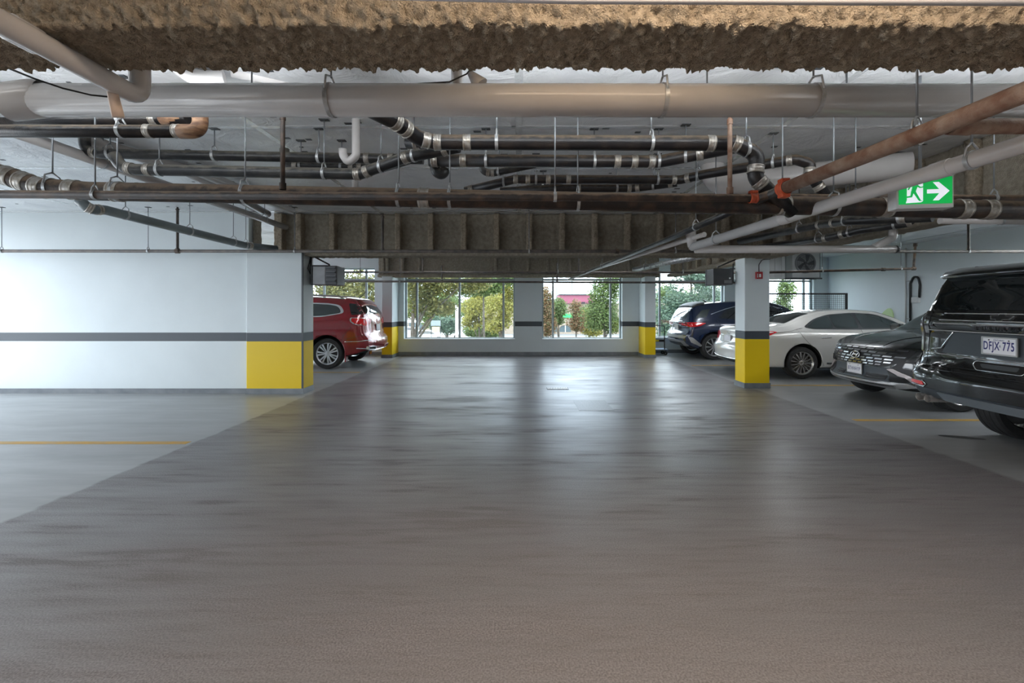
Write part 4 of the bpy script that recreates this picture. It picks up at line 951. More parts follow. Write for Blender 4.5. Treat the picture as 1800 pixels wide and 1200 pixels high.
for s in (-1, 1): c.panel('tail_lamp', 'rear', rpoly([(s*0.42, 1.20), (s*0.82, 1.22), (s*0.84, 1.04), (s*0.5, 1.08)], 0.04), M['red_lens'], 0.008, 0.012)
c.panel('rear_window', 'rear', rpoly([(-0.66, 1.33), (-0.60, 1.60), (0.60, 1.60), (0.66, 1.33)], 0.06), M['autoglass'], 0.008, 0.01)
c.panel('spoiler', 'top', rpoly([(0.36, -0.62), (0.75, -0.62), (0.75, 0.62), (0.36, 0.62)], 0.06), M['red_paint'], 0.03, 0.04)
c.plate('rear', 0.0, 0.98, 0.31, 0.155, [], 0.012)
c.tube('chrome_strip', 'left', [(0.05, 0.70), (0.3, 0.67), (0.62, 0.665)], 0.009, M['chrome'], 0.006); c.tube('chrome_strip', 'rear', [(-0.9, 0.69), (0, 0.70), (0.9, 0.69)], 0.009, M['chrome'], 0.006)
for s in (-1, 1):
    e = c.panel('exhaust_tip', 'rear', rpoly([(s*0.45, 0.44), (s*0.82, 0.47), (s*0.84, 0.55), (s*0.47, 0.53)], 0.02), M['chrome'], 0.03, 0.05)
    c.panel('exhaust_bore', 'rear', rpoly([(s*0.49, 0.46), (s*0.78, 0.485), (s*0.79, 0.53), (s*0.50, 0.515)], 0.02), M['well'], 0.034, 0.02, parent=e)
c.tube('bumper_chrome', 'rear', [(-0.95, 0.50), (-0.5, 0.42), (0.5, 0.42), (0.95, 0.50)], 0.014, M['chrome'], 0.01)
for s in (-1, 1):
    box('mud_flap', (0.60, s*0.90-0.09, 0.17), (0.625, s*0.90+0.09, 0.44), M['red_paint'], c.root, 0.01)
    sweep('roof_rail', [(0.75, s*0.62, 1.70), (0.95, s*0.62, 1.785), (2.2, s*0.62, 1.83), (2.6, s*0.62, 1.80), (2.75, s*0.63, 1.74)], 0.018, M['silver_trim'], c.root, seg=8)
sweep('antenna', [(0.62, 0.05, 1.715), (0.55, 0.05, 1.78), (0.42, 0.05, 1.90)], [0.02, 0.008, 0.005], M['black'], c.root, seg=8)
sweep('rear_wiper', [(0.16, 0.0, 1.34), (0.20, 0.3, 1.38), (0.24, 0.42, 1.40)], 0.010, M['black'], c.root, seg=6)
c.seam('left', [(1.86, 1.26), (1.86, 0.9), (1.62, 0.6), (1.56, 0.4)]); c.seam('left', [(0.48, 1.02), (0.66, 0.80), (0.70, 0.6)])
c.seam('left', [(0.05, 0.82), (0.3, 0.80), (0.62, 0.72)])
c.wheels(7, M['satin'], 'twin', which='left')

# ---------------------------------------------------------------- black crossover, nose towards the aisle
S = dict(suv=1, L=4.63, hw=0.935, R=0.365, axles=(0.95, 3.73),
    top=[(0, 1.3), (0.05, 1.42), (0.4, 1.58), (1.1, 1.65), (2.0, 1.66), (2.5, 1.60), (2.95, 1.40), (3.42, 1.125), (3.8, 1.075), (4.2, 1.01), (4.45, 0.94), (4.56, 0.88), (4.63, 0.80)],
    belt=[(0, 1.05), (1.5, 1.06), (3.2, 1.03), (3.9, 0.985), (4.3, 0.92), (4.63, 0.74)], bot=[(0, 0.4), (0.4, 0.3), (4.1, 0.26), (4.45, 0.27), (4.63, 0.32)],
    plan=[(0, 0.8), (0.2, 0.89), (0.8, 0.935), (3.7, 0.935), (4.2, 0.915), (4.45, 0.88), (4.63, 0.82)], roofw=[(0, 0.6), (1, 0.62), (2.2, 0.62), (2.9, 0.66), (3.4, 0.74), (4.1, 0.74), (4.45, 0.70), (4.63, 0.62)],
    rear=[(0.3, 0.1), (0.6, 0), (1.2, 0.1)], front=[(0.25, 0.10), (0.34, 0.0), (0.40, 0.0), (0.46, 0.05), (0.6, 0.05), (0.7, 0.06), (0.85, 0.10), (0.95, 0.16)], br=0.15, bf=0.30, lf=0.55, clad=lambda x, y: 0.42 if x < 4.0 else 0.30)
c = Car('black crossover facing the aisle with a wide chrome-barred grille', S, (5.43+4.63, 7.4, 0), math.pi, M['dark_paint'])
gr = c.panel('grille', 'front', rpoly([(-0.82, 0.86), (-0.60, 0.875), (0.60, 0.875), (0.82, 0.86), (0.74, 0.70), (0.52, 0.60), (-0.52, 0.60), (-0.74, 0.70)], 0.03), M['black'], 0.006, 0.02)
gm = mat('dark_chrome_bar', (0.36, 0.37, 0.38), 0.2, 1.0)
for j, z in enumerate((0.845, 0.80, 0.755, 0.71, 0.665, 0.625)):
    lim = 0.80-(0 if z > 0.74 else (0.74-z)*2.2); n = 5
    for k in range(-n, n):
        u0 = (k+0.5*(j % 2))*lim/n*0.96; u1 = u0+lim/n*0.84
        if abs((u0+u1)/2) < 0.11 and 0.68 < z < 0.80: continue
        if u1 > lim or u0 < -lim: continue
        c.panel('grille_bar', 'front', [(u0, z-0.009), (u0+0.015, z+0.009), (u1, z+0.009), (u1-0.015, z-0.009)], gm, 0.018, 0.012, parent=gr, grid=0.2)
el = [(0.095*math.cos(t), 0.738+0.050*math.sin(t)) for t in [2*math.pi*k/28 for k in range(28)]]
bd = c.panel('badge', 'front', [(a*0.97, 0.738+(b-0.738)*0.97) for a, b in el], M['black'], 0.026, 0.02)
c.tube('badge_ring', 'front', el, 0.007, M['chrome'], 0.032, parent=bd, closed=True, step=0.02)
for pts in ([(-0.062, 0.708), (-0.028, 0.770)], [(0.028, 0.706), (0.062, 0.768)], [(-0.044, 0.736), (0.0, 0.741), (0.044, 0.738)]): c.tube('badge_letter', 'front', pts, 0.008, M['chrome'], 0.032, parent=bd, step=0.015)
c.panel('bumper_insert', 'front', rpoly([(-0.62, 0.38), (-0.54, 0.585), (0.54, 0.585), (0.62, 0.38)], 0.02), M['grey_clad'], 0.006, 0.02)
for u0, u1, z0, z1 in ((-0.40, -0.22, 0.40, 0.47), (0.22, 0.55, 0.40, 0.48)):
    a = c.panel('air_intake', 'front', rpoly([(u0, z0), (u0, z1), (u1, z1), (u1, z0)], 0.01), M['black'], 0.012, 0.01)
    for q in (0.33, 0.66): c.tube('intake_slat', 'front', [(u0+0.01, z0+(z1-z0)*q), (u1-0.01, z0+(z1-z0)*q)], 0.006, M['dark_metal'], 0.016, parent=a)
c.panel('skid_plate', 'front', rpoly([(-0.86, 0.34), (-0.80, 0.395), (-0.5, 0.37), (0.5, 0.37), (0.80, 0.395), (0.86, 0.34), (0.6, 0.295), (-0.6, 0.295)], 0.02), M['silver_trim'], 0.02, 0.04)
for s in (-1, 1):
    c.panel('lamp_recess', 'front', rpoly([(s*0.58, 0.58), (s*0.70, 0.70), (s*0.84, 0.72), (s*0.86, 0.55), (s*0.72, 0.44)], 0.03), M['black'], 0.008, 0.012)
    c.panel('headlamp', 'front', rpoly([(s*0.72, 0.60), (s*0.74, 0.68), (s*0.84, 0.68), (s*0.85, 0.58)], 0.02), M['smoke_lens'], 0.018, 0.015)
    c.panel('lamp_wing', 'front', rpoly([(s*0.54, 0.57), (s*0.62, 0.585), (s*0.86, 0.47), (s*0.84, 0.40)], 0.015), M['taupe_lens'], 0.03, 0.03)
    c.panel('lamp_slot', 'front', rpoly([(s*0.54, 0.55), (s*0.80, 0.40), (s*0.60, 0.40)], 0.015), M['black'], 0.012, 0.01)
c.plate('front', -0.0, 0.515, 0.305, 0.152, [('BTHHHYP', -0.005, 0.085, 0.72)], 0.025)
c.panel('windscreen', 'top', rpoly([(2.66, -0.60), (3.36, -0.72), (3.36, 0.72), (2.66, 0.60)], 0.05), M['autoglass_light'], 0.006, 0.01)
for s in (-1, 1): c.tube('hood_crease', 'top', [(3.45, s*0.52), (3.9, s*0.50), (4.25, s*0.42), (4.42, s*0.36)], 0.006, M['dark_paint'], 0.002)
for s in (-1, 1): c.tube('panel_gap', 'top', [(3.4, s*0.78), (3.9, s*0.77), (4.3, s*0.70), (4.48, s*0.55)], 0.004, M['seam'], -0.001)
c.panel('side_window', 'right', rpoly([(0.7, 1.15), (1.0, 1.45), (2.2, 1.50), (2.7, 1.36), (3.05, 1.12)], 0.06), M['autoglass'], 0.006, 0.01, both=True)
for s in (-1, 1):
    mi = box('side_mirror', (2.98, s*1.02-0.11, 1.05), (3.12, s*1.02+0.11, 1.20), M['dark_paint'], c.root, 0.04)
c.wheels(10, M['dark_alloy'])

# ---------------------------------------------------------------- big black SUV, tail towards the aisle
S = dict(suv=1, L=5.35, hw=1.01, R=0.41, axles=(1.20, 4.4), tw=0.275, gap=0.07,
    top=[(0, 1.80), (0.04, 1.85), (0.2, 1.895), (0.6, 1.92), (1.5, 1.935), (2.6, 1.92), (3.1, 1.78), (3.7, 1.38), (4.2, 1.30), (4.9, 1.24), (5.2, 1.12), (5.35, 0.95)],
    belt=[(0, 1.40), (1.5, 1.36), (3.6, 1.28), (4.6, 1.18), (5.35, 0.9)], bot=[(0, 0.50), (0.25, 0.44), (0.7, 0.38), (4.8, 0.34), (5.35, 0.45)],
    plan=[(0, 0.955), (0.05, 0.98), (0.15, 1.0), (0.6, 1.01), (4.6, 1.01), (5.1, 0.95), (5.35, 0.8)], roofw=[(0, 0.80), (0.3, 0.79), (1.5, 0.79), (2.8, 0.78), (3.6, 0.86), (4.5, 0.86), (5.35, 0.7)],
    rear=[(0.42, 0.12), (0.52, 0.04), (0.62, 0.0), (0.76, 0.0), (0.82, 0.03), (0.86, 0.10), (1.0, 0.125), (1.22, 0.125), (1.30, 0.10), (1.40, 0.11), (1.46, 0.15), (1.7, 0.23), (1.85, 0.29), (1.95, 0.33)], front=[(0.4, 0.1), (0.7, 0), (1.2, 0.1)], br=0.10, bf=0.2, lb=0.6, clad=lambda x, y: 0.52 if x > 0.3 else 0.0)
c = Car('large black SUV at the right edge, its tailgate and number plate towards the aisle', S, (4.55, 4.40, 0), 0, M['black_paint'])
c.panel('rear_window', 'rear', rpoly([(-0.86, 1.47), (-0.72, 1.83), (0.72, 1.83), (0.86, 1.47)], 0.05), M['autoglass'], 0.006, 0.012)
spv = [(0.20, 1.84), (0.26, 1.895), (0.42, 1.945), (0.75, 1.955), (0.75, 1.90), (0.42, 1.88), (0.24, 1.82)]
V, Fc = [], []
for i, yy in enumerate((-0.82, -0.78, -0.5, 0, 0.5, 0.78, 0.82)):
    k = 0.8 if abs(yy) > 0.8 else 1.0; dx = 0.06*(abs(yy)/0.86)**3
    V += [(0.45+(x-0.45)*k+dx, yy, 1.885+(z-1.885)*k) for x, z in spv]
n = len(spv)
for i in range(6):
    for k in range(n): Fc.append((i*n+k, i*n+(k+1) % n, (i+1)*n+(k+1) % n, (i+1)*n+k))
Fc += [tuple(range(n)), tuple(6*n+k for k in range(n-1, -1, -1))]
so = from_pd('spoiler', V, Fc, M['black_paint'], c.root, True)
for s in (-1, 1):
    c.panel('tail_lamp', 'rear', rpoly([(s*0.80, 1.45), (s*0.90, 1.46), (s*0.955, 1.30), (s*0.965, 0.98), (s*0.86, 0.99), (s*0.84, 1.2)], 0.03), M['smoke_lens'], 0.010, 0.012)
    c.panel('lamp_chrome', 'rear', rpoly([(s*0.905, 1.43), (s*0.945, 1.42), (s*0.955, 1.0), (s*0.925, 1.0)], 0.01), M['clear_lens'], 0.018, 0.012)
for s in ('left', 'right'):
    c.panel('tail_lamp', s, rpoly([(0.10, 1.44), (0.34, 1.40), (0.30, 1.0), (0.12, 0.98)], 0.03), M['smoke_lens'], 0.01, 0.012)
    c.panel('side_window', s, rpoly([(0.45, 1.44), (0.62, 1.76), (1.6, 1.78), (1.6, 1.43)], 0.05), M['autoglass'], 0.006, 0.01)
    c.panel('side_window', s, rpoly([(1.7, 1.43), (1.7, 1.78), (2.7, 1.76), (3.2, 1.43)], 0.05), M['autoglass'], 0.006, 0.01)
for z, w_, r in ((1.435, 0.62, 0.007), (1.362, 0.66, 0.008), (1.325, 0.74, 0.008), (1.245, 0.84, 0.008)): c.tube('chrome_strip', 'rear', [(-w_, z), (w_, z)], r, M['dark_alloy'], 0.010)
bt = [(-0.11, 0.018), (-0.085, -0.022), (-0.035, -0.022), (-0.03, -0.042), (0.03, -0.042), (0.035, -0.022), (0.09, -0.022), (0.11, 0.018), (0.035, 0.018), (0.03, 0.040), (-0.03, 0.040), (-0.035, 0.018)]
bt = [(a*1.0+b*0.25, b) for a, b in bt]
bdg = c.panel('badge', 'rear', [(-a, 1.398+b) for a, b in bt], M['chrome'], 0.014, 0.012)
c.panel('badge_face', 'rear', [(-a*0.86, 1.398+b*0.72) for a, b in bt], M['black'], 0.018, 0.008, parent=bdg)
c.text('tailgate_lettering', 'rear', 'SUBURBAN', 0.0, 1.285, 0.058, M['black'], 0.010, 2.0, 1.0)
c.panel('plate_recess', 'rear', rpoly([(-0.50, 1.235), (0.50, 1.235), (0.60, 1.10), (0.66, 1.0), (-0.66, 1.0), (-0.60, 1.10)], 0.02), M['grey_clad'], 0.004, 0.01)
for s in (-1, 1): c.tube('chrome_edge', 'rear', [(s*0.50, 1.235), (s*0.66, 1.05), (s*0.80, 1.03)], 0.007, M['chrome'], 0.012)
c.plate('rear', 0.0, 1.122, 0.305, 0.152, [('ONTARIO', 0.057, 0.022, 1.0)], 0.03)
pl = [o for o in c.root.children if o.name.startswith('licence_plate')][0]
xx = pl.data.vertices[0].co.x; px_ = min(v.co.x for v in pl.data.vertices)
for s, yc, sc in (('DFJX', 0.070, 0.56), ('775', -0.088, 0.58)):
    V, Fc = text_mesh(s, 0.115, 0.0004, 1.12, 0.0022)
    from_pd('plate_lettering', [Vector((px_-0.0012-max(0, p.z), yc-p.x*sc, 1.12+p.y)) for p in V], Fc, M['plate_blue'], pl)
V, Fc = text_mesh("^", 0.06, 0.0004); from_pd('plate_crown', [Vector((px_-0.0012-max(0, p.z), -0.012-p.x*0.7, 1.112+p.y)) for p in V], Fc, M['plate_blue'], pl)
c.tube('tailgate_crease', 'rear', [(-0.85, 0.99), (-0.3, 0.975), (0.3, 0.975), (0.85, 0.99)], 0.006, M['dark_alloy'], 0.004)
hp = rpoly([(-0.22, 0.955), (0.24, 0.955), (0.27, 0.92), (0.22, 0.865), (-0.20, 0.865), (-0.25, 0.92)], 0.02)
h = c.panel('handle_recess', 'rear', hp, M['well'], 0.004, 0.01); c.tube('handle_rim', 'rear', hp, 0.006, M['chrome'], 0.010, closed=True, parent=h)
c.panel('step_pad', 'rear', rpoly([(-0.17, 0.93), (0.2, 0.93), (0.17, 0.89), (-0.15, 0.89)], 0.02), M['dark_metal'], 0.01, 0.01, parent=h)
c.text('engine_badge', 'rear', 'DURAMAX', 0.56, 0.915, 0.032, M['chrome'], 0.008, 1.1)
c.seam('rear', [(-0.88, 0.99), (-0.86, 0.86), (0.86, 0.86), (0.88, 0.99)])
for s in (-1, 1):
    rf = c.panel('reflector', 'rear', rpoly([(s*0.74, 0.625), (s*0.93, 0.635), (s*0.93, 0.668), (s*0.76, 0.665)], 0.01), M['red_lens'], 0.028, 0.012)
    c.tube('reflector_rim', 'rear', [(s*0.93, 0.618), (s*0.74, 0.61), (s*0.70, 0.64), (s*0.76, 0.675)], 0.006, M['chrome'], 0.028, parent=rf)
    for q in (0.72, 0.83):
        e = lathe('exhaust_pipe', [(0.25, 0.040), (0.0, 0.044), (-0.01, 0.042), (0.0, 0.036), (0.12, 0.034)], (0.055, s*q, 0.475), (1, 0, 0), M['dark_alloy'], c.root, 20)
        lathe('exhaust_bore', [(0.10, 0.034), (0.11, 0.0)], (0.055, s*q, 0.475), (1, 0, 0), M['well'], e, 16)
bp_ = c.panel('bumper', 'rear', rpoly([(-0.96, 0.60), (-0.965, 0.80), (-0.90, 0.835), (0.90, 0.835), (0.965, 0.80), (0.96, 0.60)], 0.015), M['black_paint'], 0.022, 0.04)
c.tube('bumper_edge', 'rear', [(-0.92, 0.815), (0.92, 0.815)], 0.006, M['dark_metal'], 0.024, parent=bp_)
c.panel('bumper_lower', 'rear', rpoly([(-0.95, 0.60), (0.95, 0.60), (0.93, 0.52), (0.6, 0.47), (-0.6, 0.47), (-0.93, 0.52)], 0.02), M['grey_clad'], 0.006, 0.012)
c.panel('skid_plate', 'rear', rpoly([(-0.58, 0.585), (-0.52, 0.50), (0.52, 0.50), (0.58, 0.585)], 0.02), mat('grey_skid_plate', (0.13, 0.15, 0.17), 0.45), 0.02, 0.03)
for s in (-1, 1): sweep('roof_rail', [(0.7, s*0.70, 1.91), (0.85, s*0.70, 1.965), (2.5, s*0.70, 1.975), (2.7, s*0.71, 1.90)], 0.02, M['black_paint'], c.root, seg=8)
c.panel('roof_strip', 'left', rpoly([(0.1, 1.47), (0.35, 1.80), (0.45, 1.80), (0.4, 1.47)], 0.02), M['black_paint'], 0.004, 0.006)
c.wheels(6, M['dark_alloy'])
# ================================================================ exit sign
M['sign_green'] = mat('lit_sign_green', (0.0, 0.30, 0.06), 0.4, emit=(0.0, 0.42, 0.07), estr=0.42)
M['sign_white'] = mat('lit_sign_white', (0.85, 0.86, 0.9), 0.4, emit=(0.85, 0.88, 1.0), estr=0.38)
ex = thing('exit_sign', 'green running-man exit sign with a white arrow hanging behind the slanting white pipe', 'sign', tuple(P(1626, 337, 3.2)), math.radians(-9))
ex.scale = (1.0, 1.0, 1.0)
box('casing', (-0.18, 0, -0.115), (0.18, 0.10, 0.115), M['grey_plate'], ex, 0.006)
fc = box('sign_face', (-0.165, -0.006, -0.085), (0.165, 0.001, 0.10), M['sign_green'], ex)
def sign_poly(name, pts, y, m):
    bm = bmesh.new(); vs = [bm.verts.new((a, y, b)) for a, b in pts]; f = bm.faces.new(vs); bm.normal_update()
    bmesh.ops.triangulate(bm, faces=[f]); r = bmesh.ops.extrude_face_region(bm, geom=bm.faces[:])
    for v in r['geom']:
        if isinstance(v, bmesh.types.BMVert): v.co.y += 0.002
    bmesh.ops.recalc_face_normals(bm, faces=bm.faces); return from_bm(name, bm, m, fc)
sign_poly('arrow', [(0.008, 0.014), (0.084, 0.014), (0.044, 0.064), (0.080, 0.064), (0.146, 0.0), (0.080, -0.064), (0.044, -0.064), (0.084, -0.014), (0.008, -0.014)], -0.009, M['sign_white'])
sign_poly('doorway', [(-0.118, 0.075), (-0.018, 0.075), (-0.018, -0.066), (-0.03, -0.074), (-0.125, -0.078), (-0.118, -0.055)], -0.009, M['sign_white'])
g = M['sign_green']
sign_poly('runner_torso', [(-0.082, 0.050), (-0.062, 0.056), (-0.052, 0.040), (-0.066, 0.0), (-0.088, -0.006), (-0.092, 0.010)], -0.012, g)
sign_poly('runner_arm', [(-0.058, 0.054), (-0.050, 0.046), (-0.036, 0.034), (-0.020, 0.036), (-0.020, 0.028), (-0.040, 0.025), (-0.064, 0.042)], -0.012, g)
sign_poly('runner_arm', [(-0.082, 0.050), (-0.105, 0.040), (-0.116, 0.016), (-0.108, 0.013), (-0.098, 0.032), (-0.078, 0.036)], -0.012, g)
sign_poly('runner_leg', [(-0.088, 0.006), (-0.066, 0.004), (-0.034, -0.060), (-0.020, -0.064), (-0.042, -0.066), (-0.048, -0.060)], -0.012, g)
sign_poly('runner_leg', [(-0.094, 0.006), (-0.076, 0.0), (-0.088, -0.038), (-0.13, -0.042), (-0.13, -0.032), (-0.098, -0.028)], -0.012, g)
sign_poly('runner_head', [(-0.050+0.013*math.cos(t), 0.073+0.013*math.sin(t)) for t in [2*math.pi*k/14 for k in range(14)]], -0.012, g)
sweep('hanger_rod', [(0.0, 0.05, 0.115), (0.0, 0.05, CEIL-P(1626, 337, 3.2).z)], 0.01, M['zinc'], ex)
# ================================================================ unit heaters on the pillars
def heater(label, loc, rz, sgn):
    o = thing('unit_heater', label, 'heater', loc, rz)
    return o
hL = heater('dark louvred unit heater on a bracket beside the wide left pillar', tuple(P(570, 484, 8.05)), 0, 1)
box('cabinet', (-0.20, -0.02, -0.165), (0.03, 0.33, 0.165), M['heater_light'], hL, 0.01)
box('back_rim', (-0.235, -0.025, -0.17), (-0.20, 0.335, 0.17), M['dark_metal'], hL, 0.006)
box('louvre_frame', (0.03, -0.03, -0.17), (0.235, 0.34, 0.17), M['heater'], hL, 0.012)
for k in range(4):
    z = -0.115+k*0.076
    box('louvre', (0.055, -0.06, z), (0.215, -0.025, z+0.028), M['dark_metal'], hL, 0.006)
    box('louvre_lip', (0.055, -0.062, z+0.028), (0.215, -0.04, z+0.034), M['heater_light'], hL)
sweeps('bracket', [([(-0.28, 0.1, 0.36), (-0.28, 0.1, 0.05)], 0.018), ([(-0.26, 0.1, 0.36), (0.05, 0.1, 0.20)], 0.014), ([(0.05, 0.1, 0.20), (0.05, 0.1, 0.16)], 0.014), ([(-0.28, 0.1, 0.18), (0.04, 0.1, 0.18)], 0.012)], M['black'], hL)
sweep('power_cable', [(-0.27, 0.05, 0.30), (-0.29, 0.0, 0.12), (-0.24, 0.0, 0.02)], 0.008, M['black'], hL, bend=0.05)
hR = heater('dark flat-backed unit heater on a bracket beside the right pillar', tuple(P(1271, 486, 8.75)), 0, 1)
box('cabinet', (-0.19, 0.0, -0.155), (0.19, 0.34, 0.155), M['heater'], hR, 0.012)
box('back_rim', (-0.20, 0.30, -0.16), (0.20, 0.36, 0.16), M['dark_metal'], hR, 0.008)
box('terminal_box', (0.02, -0.015, -0.13), (0.16, 0.005, -0.07), M['heater_light'], hR, 0.004)
lathe('badge', [(0, 0.018), (0.004, 0.016), (0.005, 0.0)], (0.13, -0.002, -0.03), (0, -1, 0), M['white_trim'], hR, 8)
sweeps('bracket', [([(0.31, 0.12, 0.34), (0.31, 0.12, -0.12)], 0.018), ([(0.30, 0.12, 0.34), (-0.05, 0.12, 0.20)], 0.014), ([(-0.05, 0.12, 0.20), (-0.05, 0.12, 0.15)], 0.014), ([(0.19, 0.12, 0.16), (0.36, 0.12, 0.16)], 0.012), ([(0.19, 0.12, -0.10), (0.40, 0.12, -0.10)], 0.012), ([(0.25, 0.12, 0.26), (0.25, 0.12, -0.1)], 0.012)], M['black'], hR)
sweep('power_cable', [(0.33, 0.05, 0.22), (0.42, 0.0, 0.12), (0.42, 0.0, -0.05), (0.30, 0.0, -0.12)], 0.008, M['black'], hR, bend=0.08)
# fire alarm on the right pillar
al = thing('fire_alarm', 'small red fire alarm pull box on the right pillar', 'alarm', (pxw(1333, 8.45), 8.45, CH+(CY-484)*8.45/F))
box('casing', (-0.06, -0.05, -0.065), (0.06, 0, 0.065), mat('alarm_red', (0.35, 0.012, 0.018), 0.35), al, 0.006)
box('pull_handle', (-0.012, -0.062, -0.035), (0.02, -0.05, 0.025), M['white_trim'], al, 0.003); box('label_plate', (-0.045, -0.053, -0.04), (-0.03, -0.05, 0.03), M['grey_plate'], al)
sweep('conduit', [(0.0, -0.02, 0.065), (0.0, -0.02, 0.20), (0.06, -0.02, 0.29), (0.21, -0.02, 0.30)], 0.008, M['dark_metal'], al, bend=0.06)
# ================================================================ condensing unit and duct box, far right corner
ac = thing('condensing_unit', 'grey air-conditioning condenser with a round fan hung in the far right corner', 'air conditioner', tuple(P(1417, 466, 13.2)))
box('casing', (-0.40, 0, -0.36), (0.40, 0.4, 0.36), M['grey_plate'], ac, 0.02)
lathe('fan_grille', [(0, 0.30), (0.03, 0.30), (0.03, 0.27), (0.012, 0.26), (0.012, 0.0)], (-0.03, 0.0, 0.06), (0, -1, 0), M['heater_light'], ac, 32)
for k in range(5):
    a = 2*math.pi*k/5; cs, sn = math.cos(a), math.sin(a)
    from_pd('fan_blade', [(-0.03+cs*0.05, -0.02, 0.06+sn*0.05), (-0.03+cs*0.24-sn*0.08, -0.016, 0.06+sn*0.24+cs*0.08), (-0.03+cs*0.25+sn*0.05, -0.026, 0.06+sn*0.25-cs*0.05), (-0.03+cs*0.06+sn*0.05, -0.026, 0.06+sn*0.06-cs*0.05)], [(0, 1, 2, 3)], M['heater'], ac)
lathe('fan_hub', [(0.012, 0.05), (0.04, 0.045), (0.045, 0)], (-0.03, 0, 0.06), (0, -1, 0), M['heater'], ac, 16)
for r in (0.12, 0.18, 0.24): lathe('guard_ring', [(0.036, r-0.004), (0.04, r), (0.036, r+0.004)], (-0.03, 0, 0.06), (0, -1, 0), M['dark_metal'], ac, 28)
boxes('support_rail', [((-0.6, 0.05, -0.40), (0.50, 0.09, -0.36)), ((-0.6, 0.30, -0.40), (0.50, 0.34, -0.36))], M['dark_metal'], ac)
for x in (-0.55, 0.45):
    for y_ in (0.07, 0.32): sweep('rod', [(x, y_, -0.40), (x, y_, CEIL-P(1417, 466, 13.2).z)], 0.01, M['zinc'], ac, seg=8)
db = thing('duct_box', 'pale ribbed metal duct box beside the condenser above the right-hand window', 'duct', tuple(P(1357, 468, 13.2)))
box('casing', (-0.9, 0.0, -0.36), (0.38, 0.5, 0.40), M['grey_plate'], db, 0.01)
for k in range(6): box('rib', (-0.72+k*0.2, -0.02, -0.34), (-0.70+k*0.2, 0.0, 0.38), M['grey_plate'], db)
for x in (-0.6, 0.3):
    for y_ in (0.07, 0.42): sweep('rod', [(x, y_, 0.40), (x, y_, CEIL-P(1357, 468, 13.2).z)], 0.01, M['zinc'], db, seg=8)
# wire mesh screen behind the white sedan
sc = thing('mesh_screen', 'black wire mesh screen standing behind the white sedan', 'fence', (0, 0, 0))
ym, x0, x1, z1 = 12.75, pxw(1340, 12.75), pxw(1489, 12.75), CH+(CY-515)*12.75/F
x0 = 6.9
boxes('frame', [((x0, ym-0.02, z1-0.04), (x1, ym+0.02, z1)), ((x1-0.05, ym-0.025, 0), (x1, ym+0.025, z1)), ((x0, ym-0.02, 0), (x0+0.04, ym+0.02, z1)), ((x0, ym-0.02, 0.1), (x1, ym+0.02, 0.13))], M['black'], sc)
wr = []
k = x0+0.05
while k < x1-0.05: wr.append(((k, ym-0.003, 0.1), (k+0.006, ym+0.003, z1))); k += 0.055
k = 0.15
while k < z1: wr.append(((x0, ym-0.003, k), (x1, ym+0.003, k+0.006))); k += 0.055
tag(boxes('wire_mesh', wr, M['dark_metal'], sc), kind='stuff')
# platform trolley by the far right pillar
tr = thing('platform_trolley', 'blue platform trolley with a black handle beside the far right pillar', 'trolley', (4.36, 14.45, 0))
box('deck', (-0.28, -0.22, 0.15), (0.31, 0.22, 0.19), mat('trolley_blue', (0.30, 0.40, 0.60), 0.5), tr, 0.012)
sweep('handle', [(0.12-0.3, -0.2, 0.17), (0.12-0.3, -0.2, 0.93), (0.20, -0.2, 0.93), (0.20, -0.2, 0.17)], 0.014, M['black'], tr, bend=0.07)
box('cross_plate', (-0.18, -0.212, 0.42), (0.20, -0.188, 0.50), M['black'], tr); box('maker_label', (-0.10, -0.216, 0.435), (0.02, -0.211, 0.485), mat('yellow_label', (0.7, 0.6, 0.05), 0.5), tr)
for x in (-0.22, 0.25):
    for yy in (-0.15, 0.15):
        wv = lathe('caster', [(-0.02, 0.02), (-0.02, 0.055), (0.02, 0.055), (0.02, 0.02)], (x, yy, 0.056), (0, 1, 0), M['rubber'], tr, 16, True)
        box('fork', (x-0.02, yy-0.03, 0.06), (x+0.02, yy+0.03, 0.152), M['dark_metal'], wv)
# conduit, hose and junction box on the right wall
def RW(px, py, off=0.0):
    x = XR-off; d = x*F/(px-CX); return Vector((x, d, CH-(py-CY)*d/F))
o = sweep('wall_conduit', [RW(1592, 436, 0.02), RW(1592, 610, 0.02)], 0.02, M['grey_plate']); tag(o, 'straight vertical grey conduit on the right-hand wall', 'conduit')
o = thing('wall_cable', 'black cable looping over to a small grey box on the right-hand wall', 'cable')
sweep('cable', [RW(1600, 610, 0.03), RW(1600, 498, 0.03), RW(1606, 486, 0.03), RW(1614, 487, 0.03), RW(1617, 500, 0.03), RW(1616, 523, 0.03)], 0.026, M['black'], o, bend=0.1)
q = RW(1613, 527); box('junction_box', (XR-0.09, q.y-0.09, q.z-0.07), (XR, q.y+0.09, q.z+0.07), M['grey_plate'], o, 0.006)
for py in (494, 560): q = RW(1600, py); box('cable_clip', (XR-0.065, q.y-0.045, q.z-0.012), (XR, q.y+0.045, q.z+0.012), M['strap'], o)
q0 = RW(1557, 555)
bm = bmesh.new(); pts = [(-0.33, -0.35), (0.18, -0.35), (0.30, 0.0), (0.18, 0.25), (-0.05, 0.12), (-0.22, -0.08)]
vs = [bm.verts.new((XR-0.03, q0.y-a, q0.z+b)) for a, b in rpoly(pts, 0.12)]; f = bm.faces.new(vs); r = bmesh.ops.extrude_face_region(bm, geom=[f])
for v in r['geom']:
    if isinstance(v, bmesh.types.BMVert): v.co.x += 0.028
bmesh.ops.recalc_face_normals(bm, faces=bm.faces)
o = from_bm('wall_sign', bm, mat('pale_green_sign', (0.55, 0.72, 0.36), 0.5)); tag(o, 'pale green rounded sign on the right-hand wall above the white sedan', 'sign')
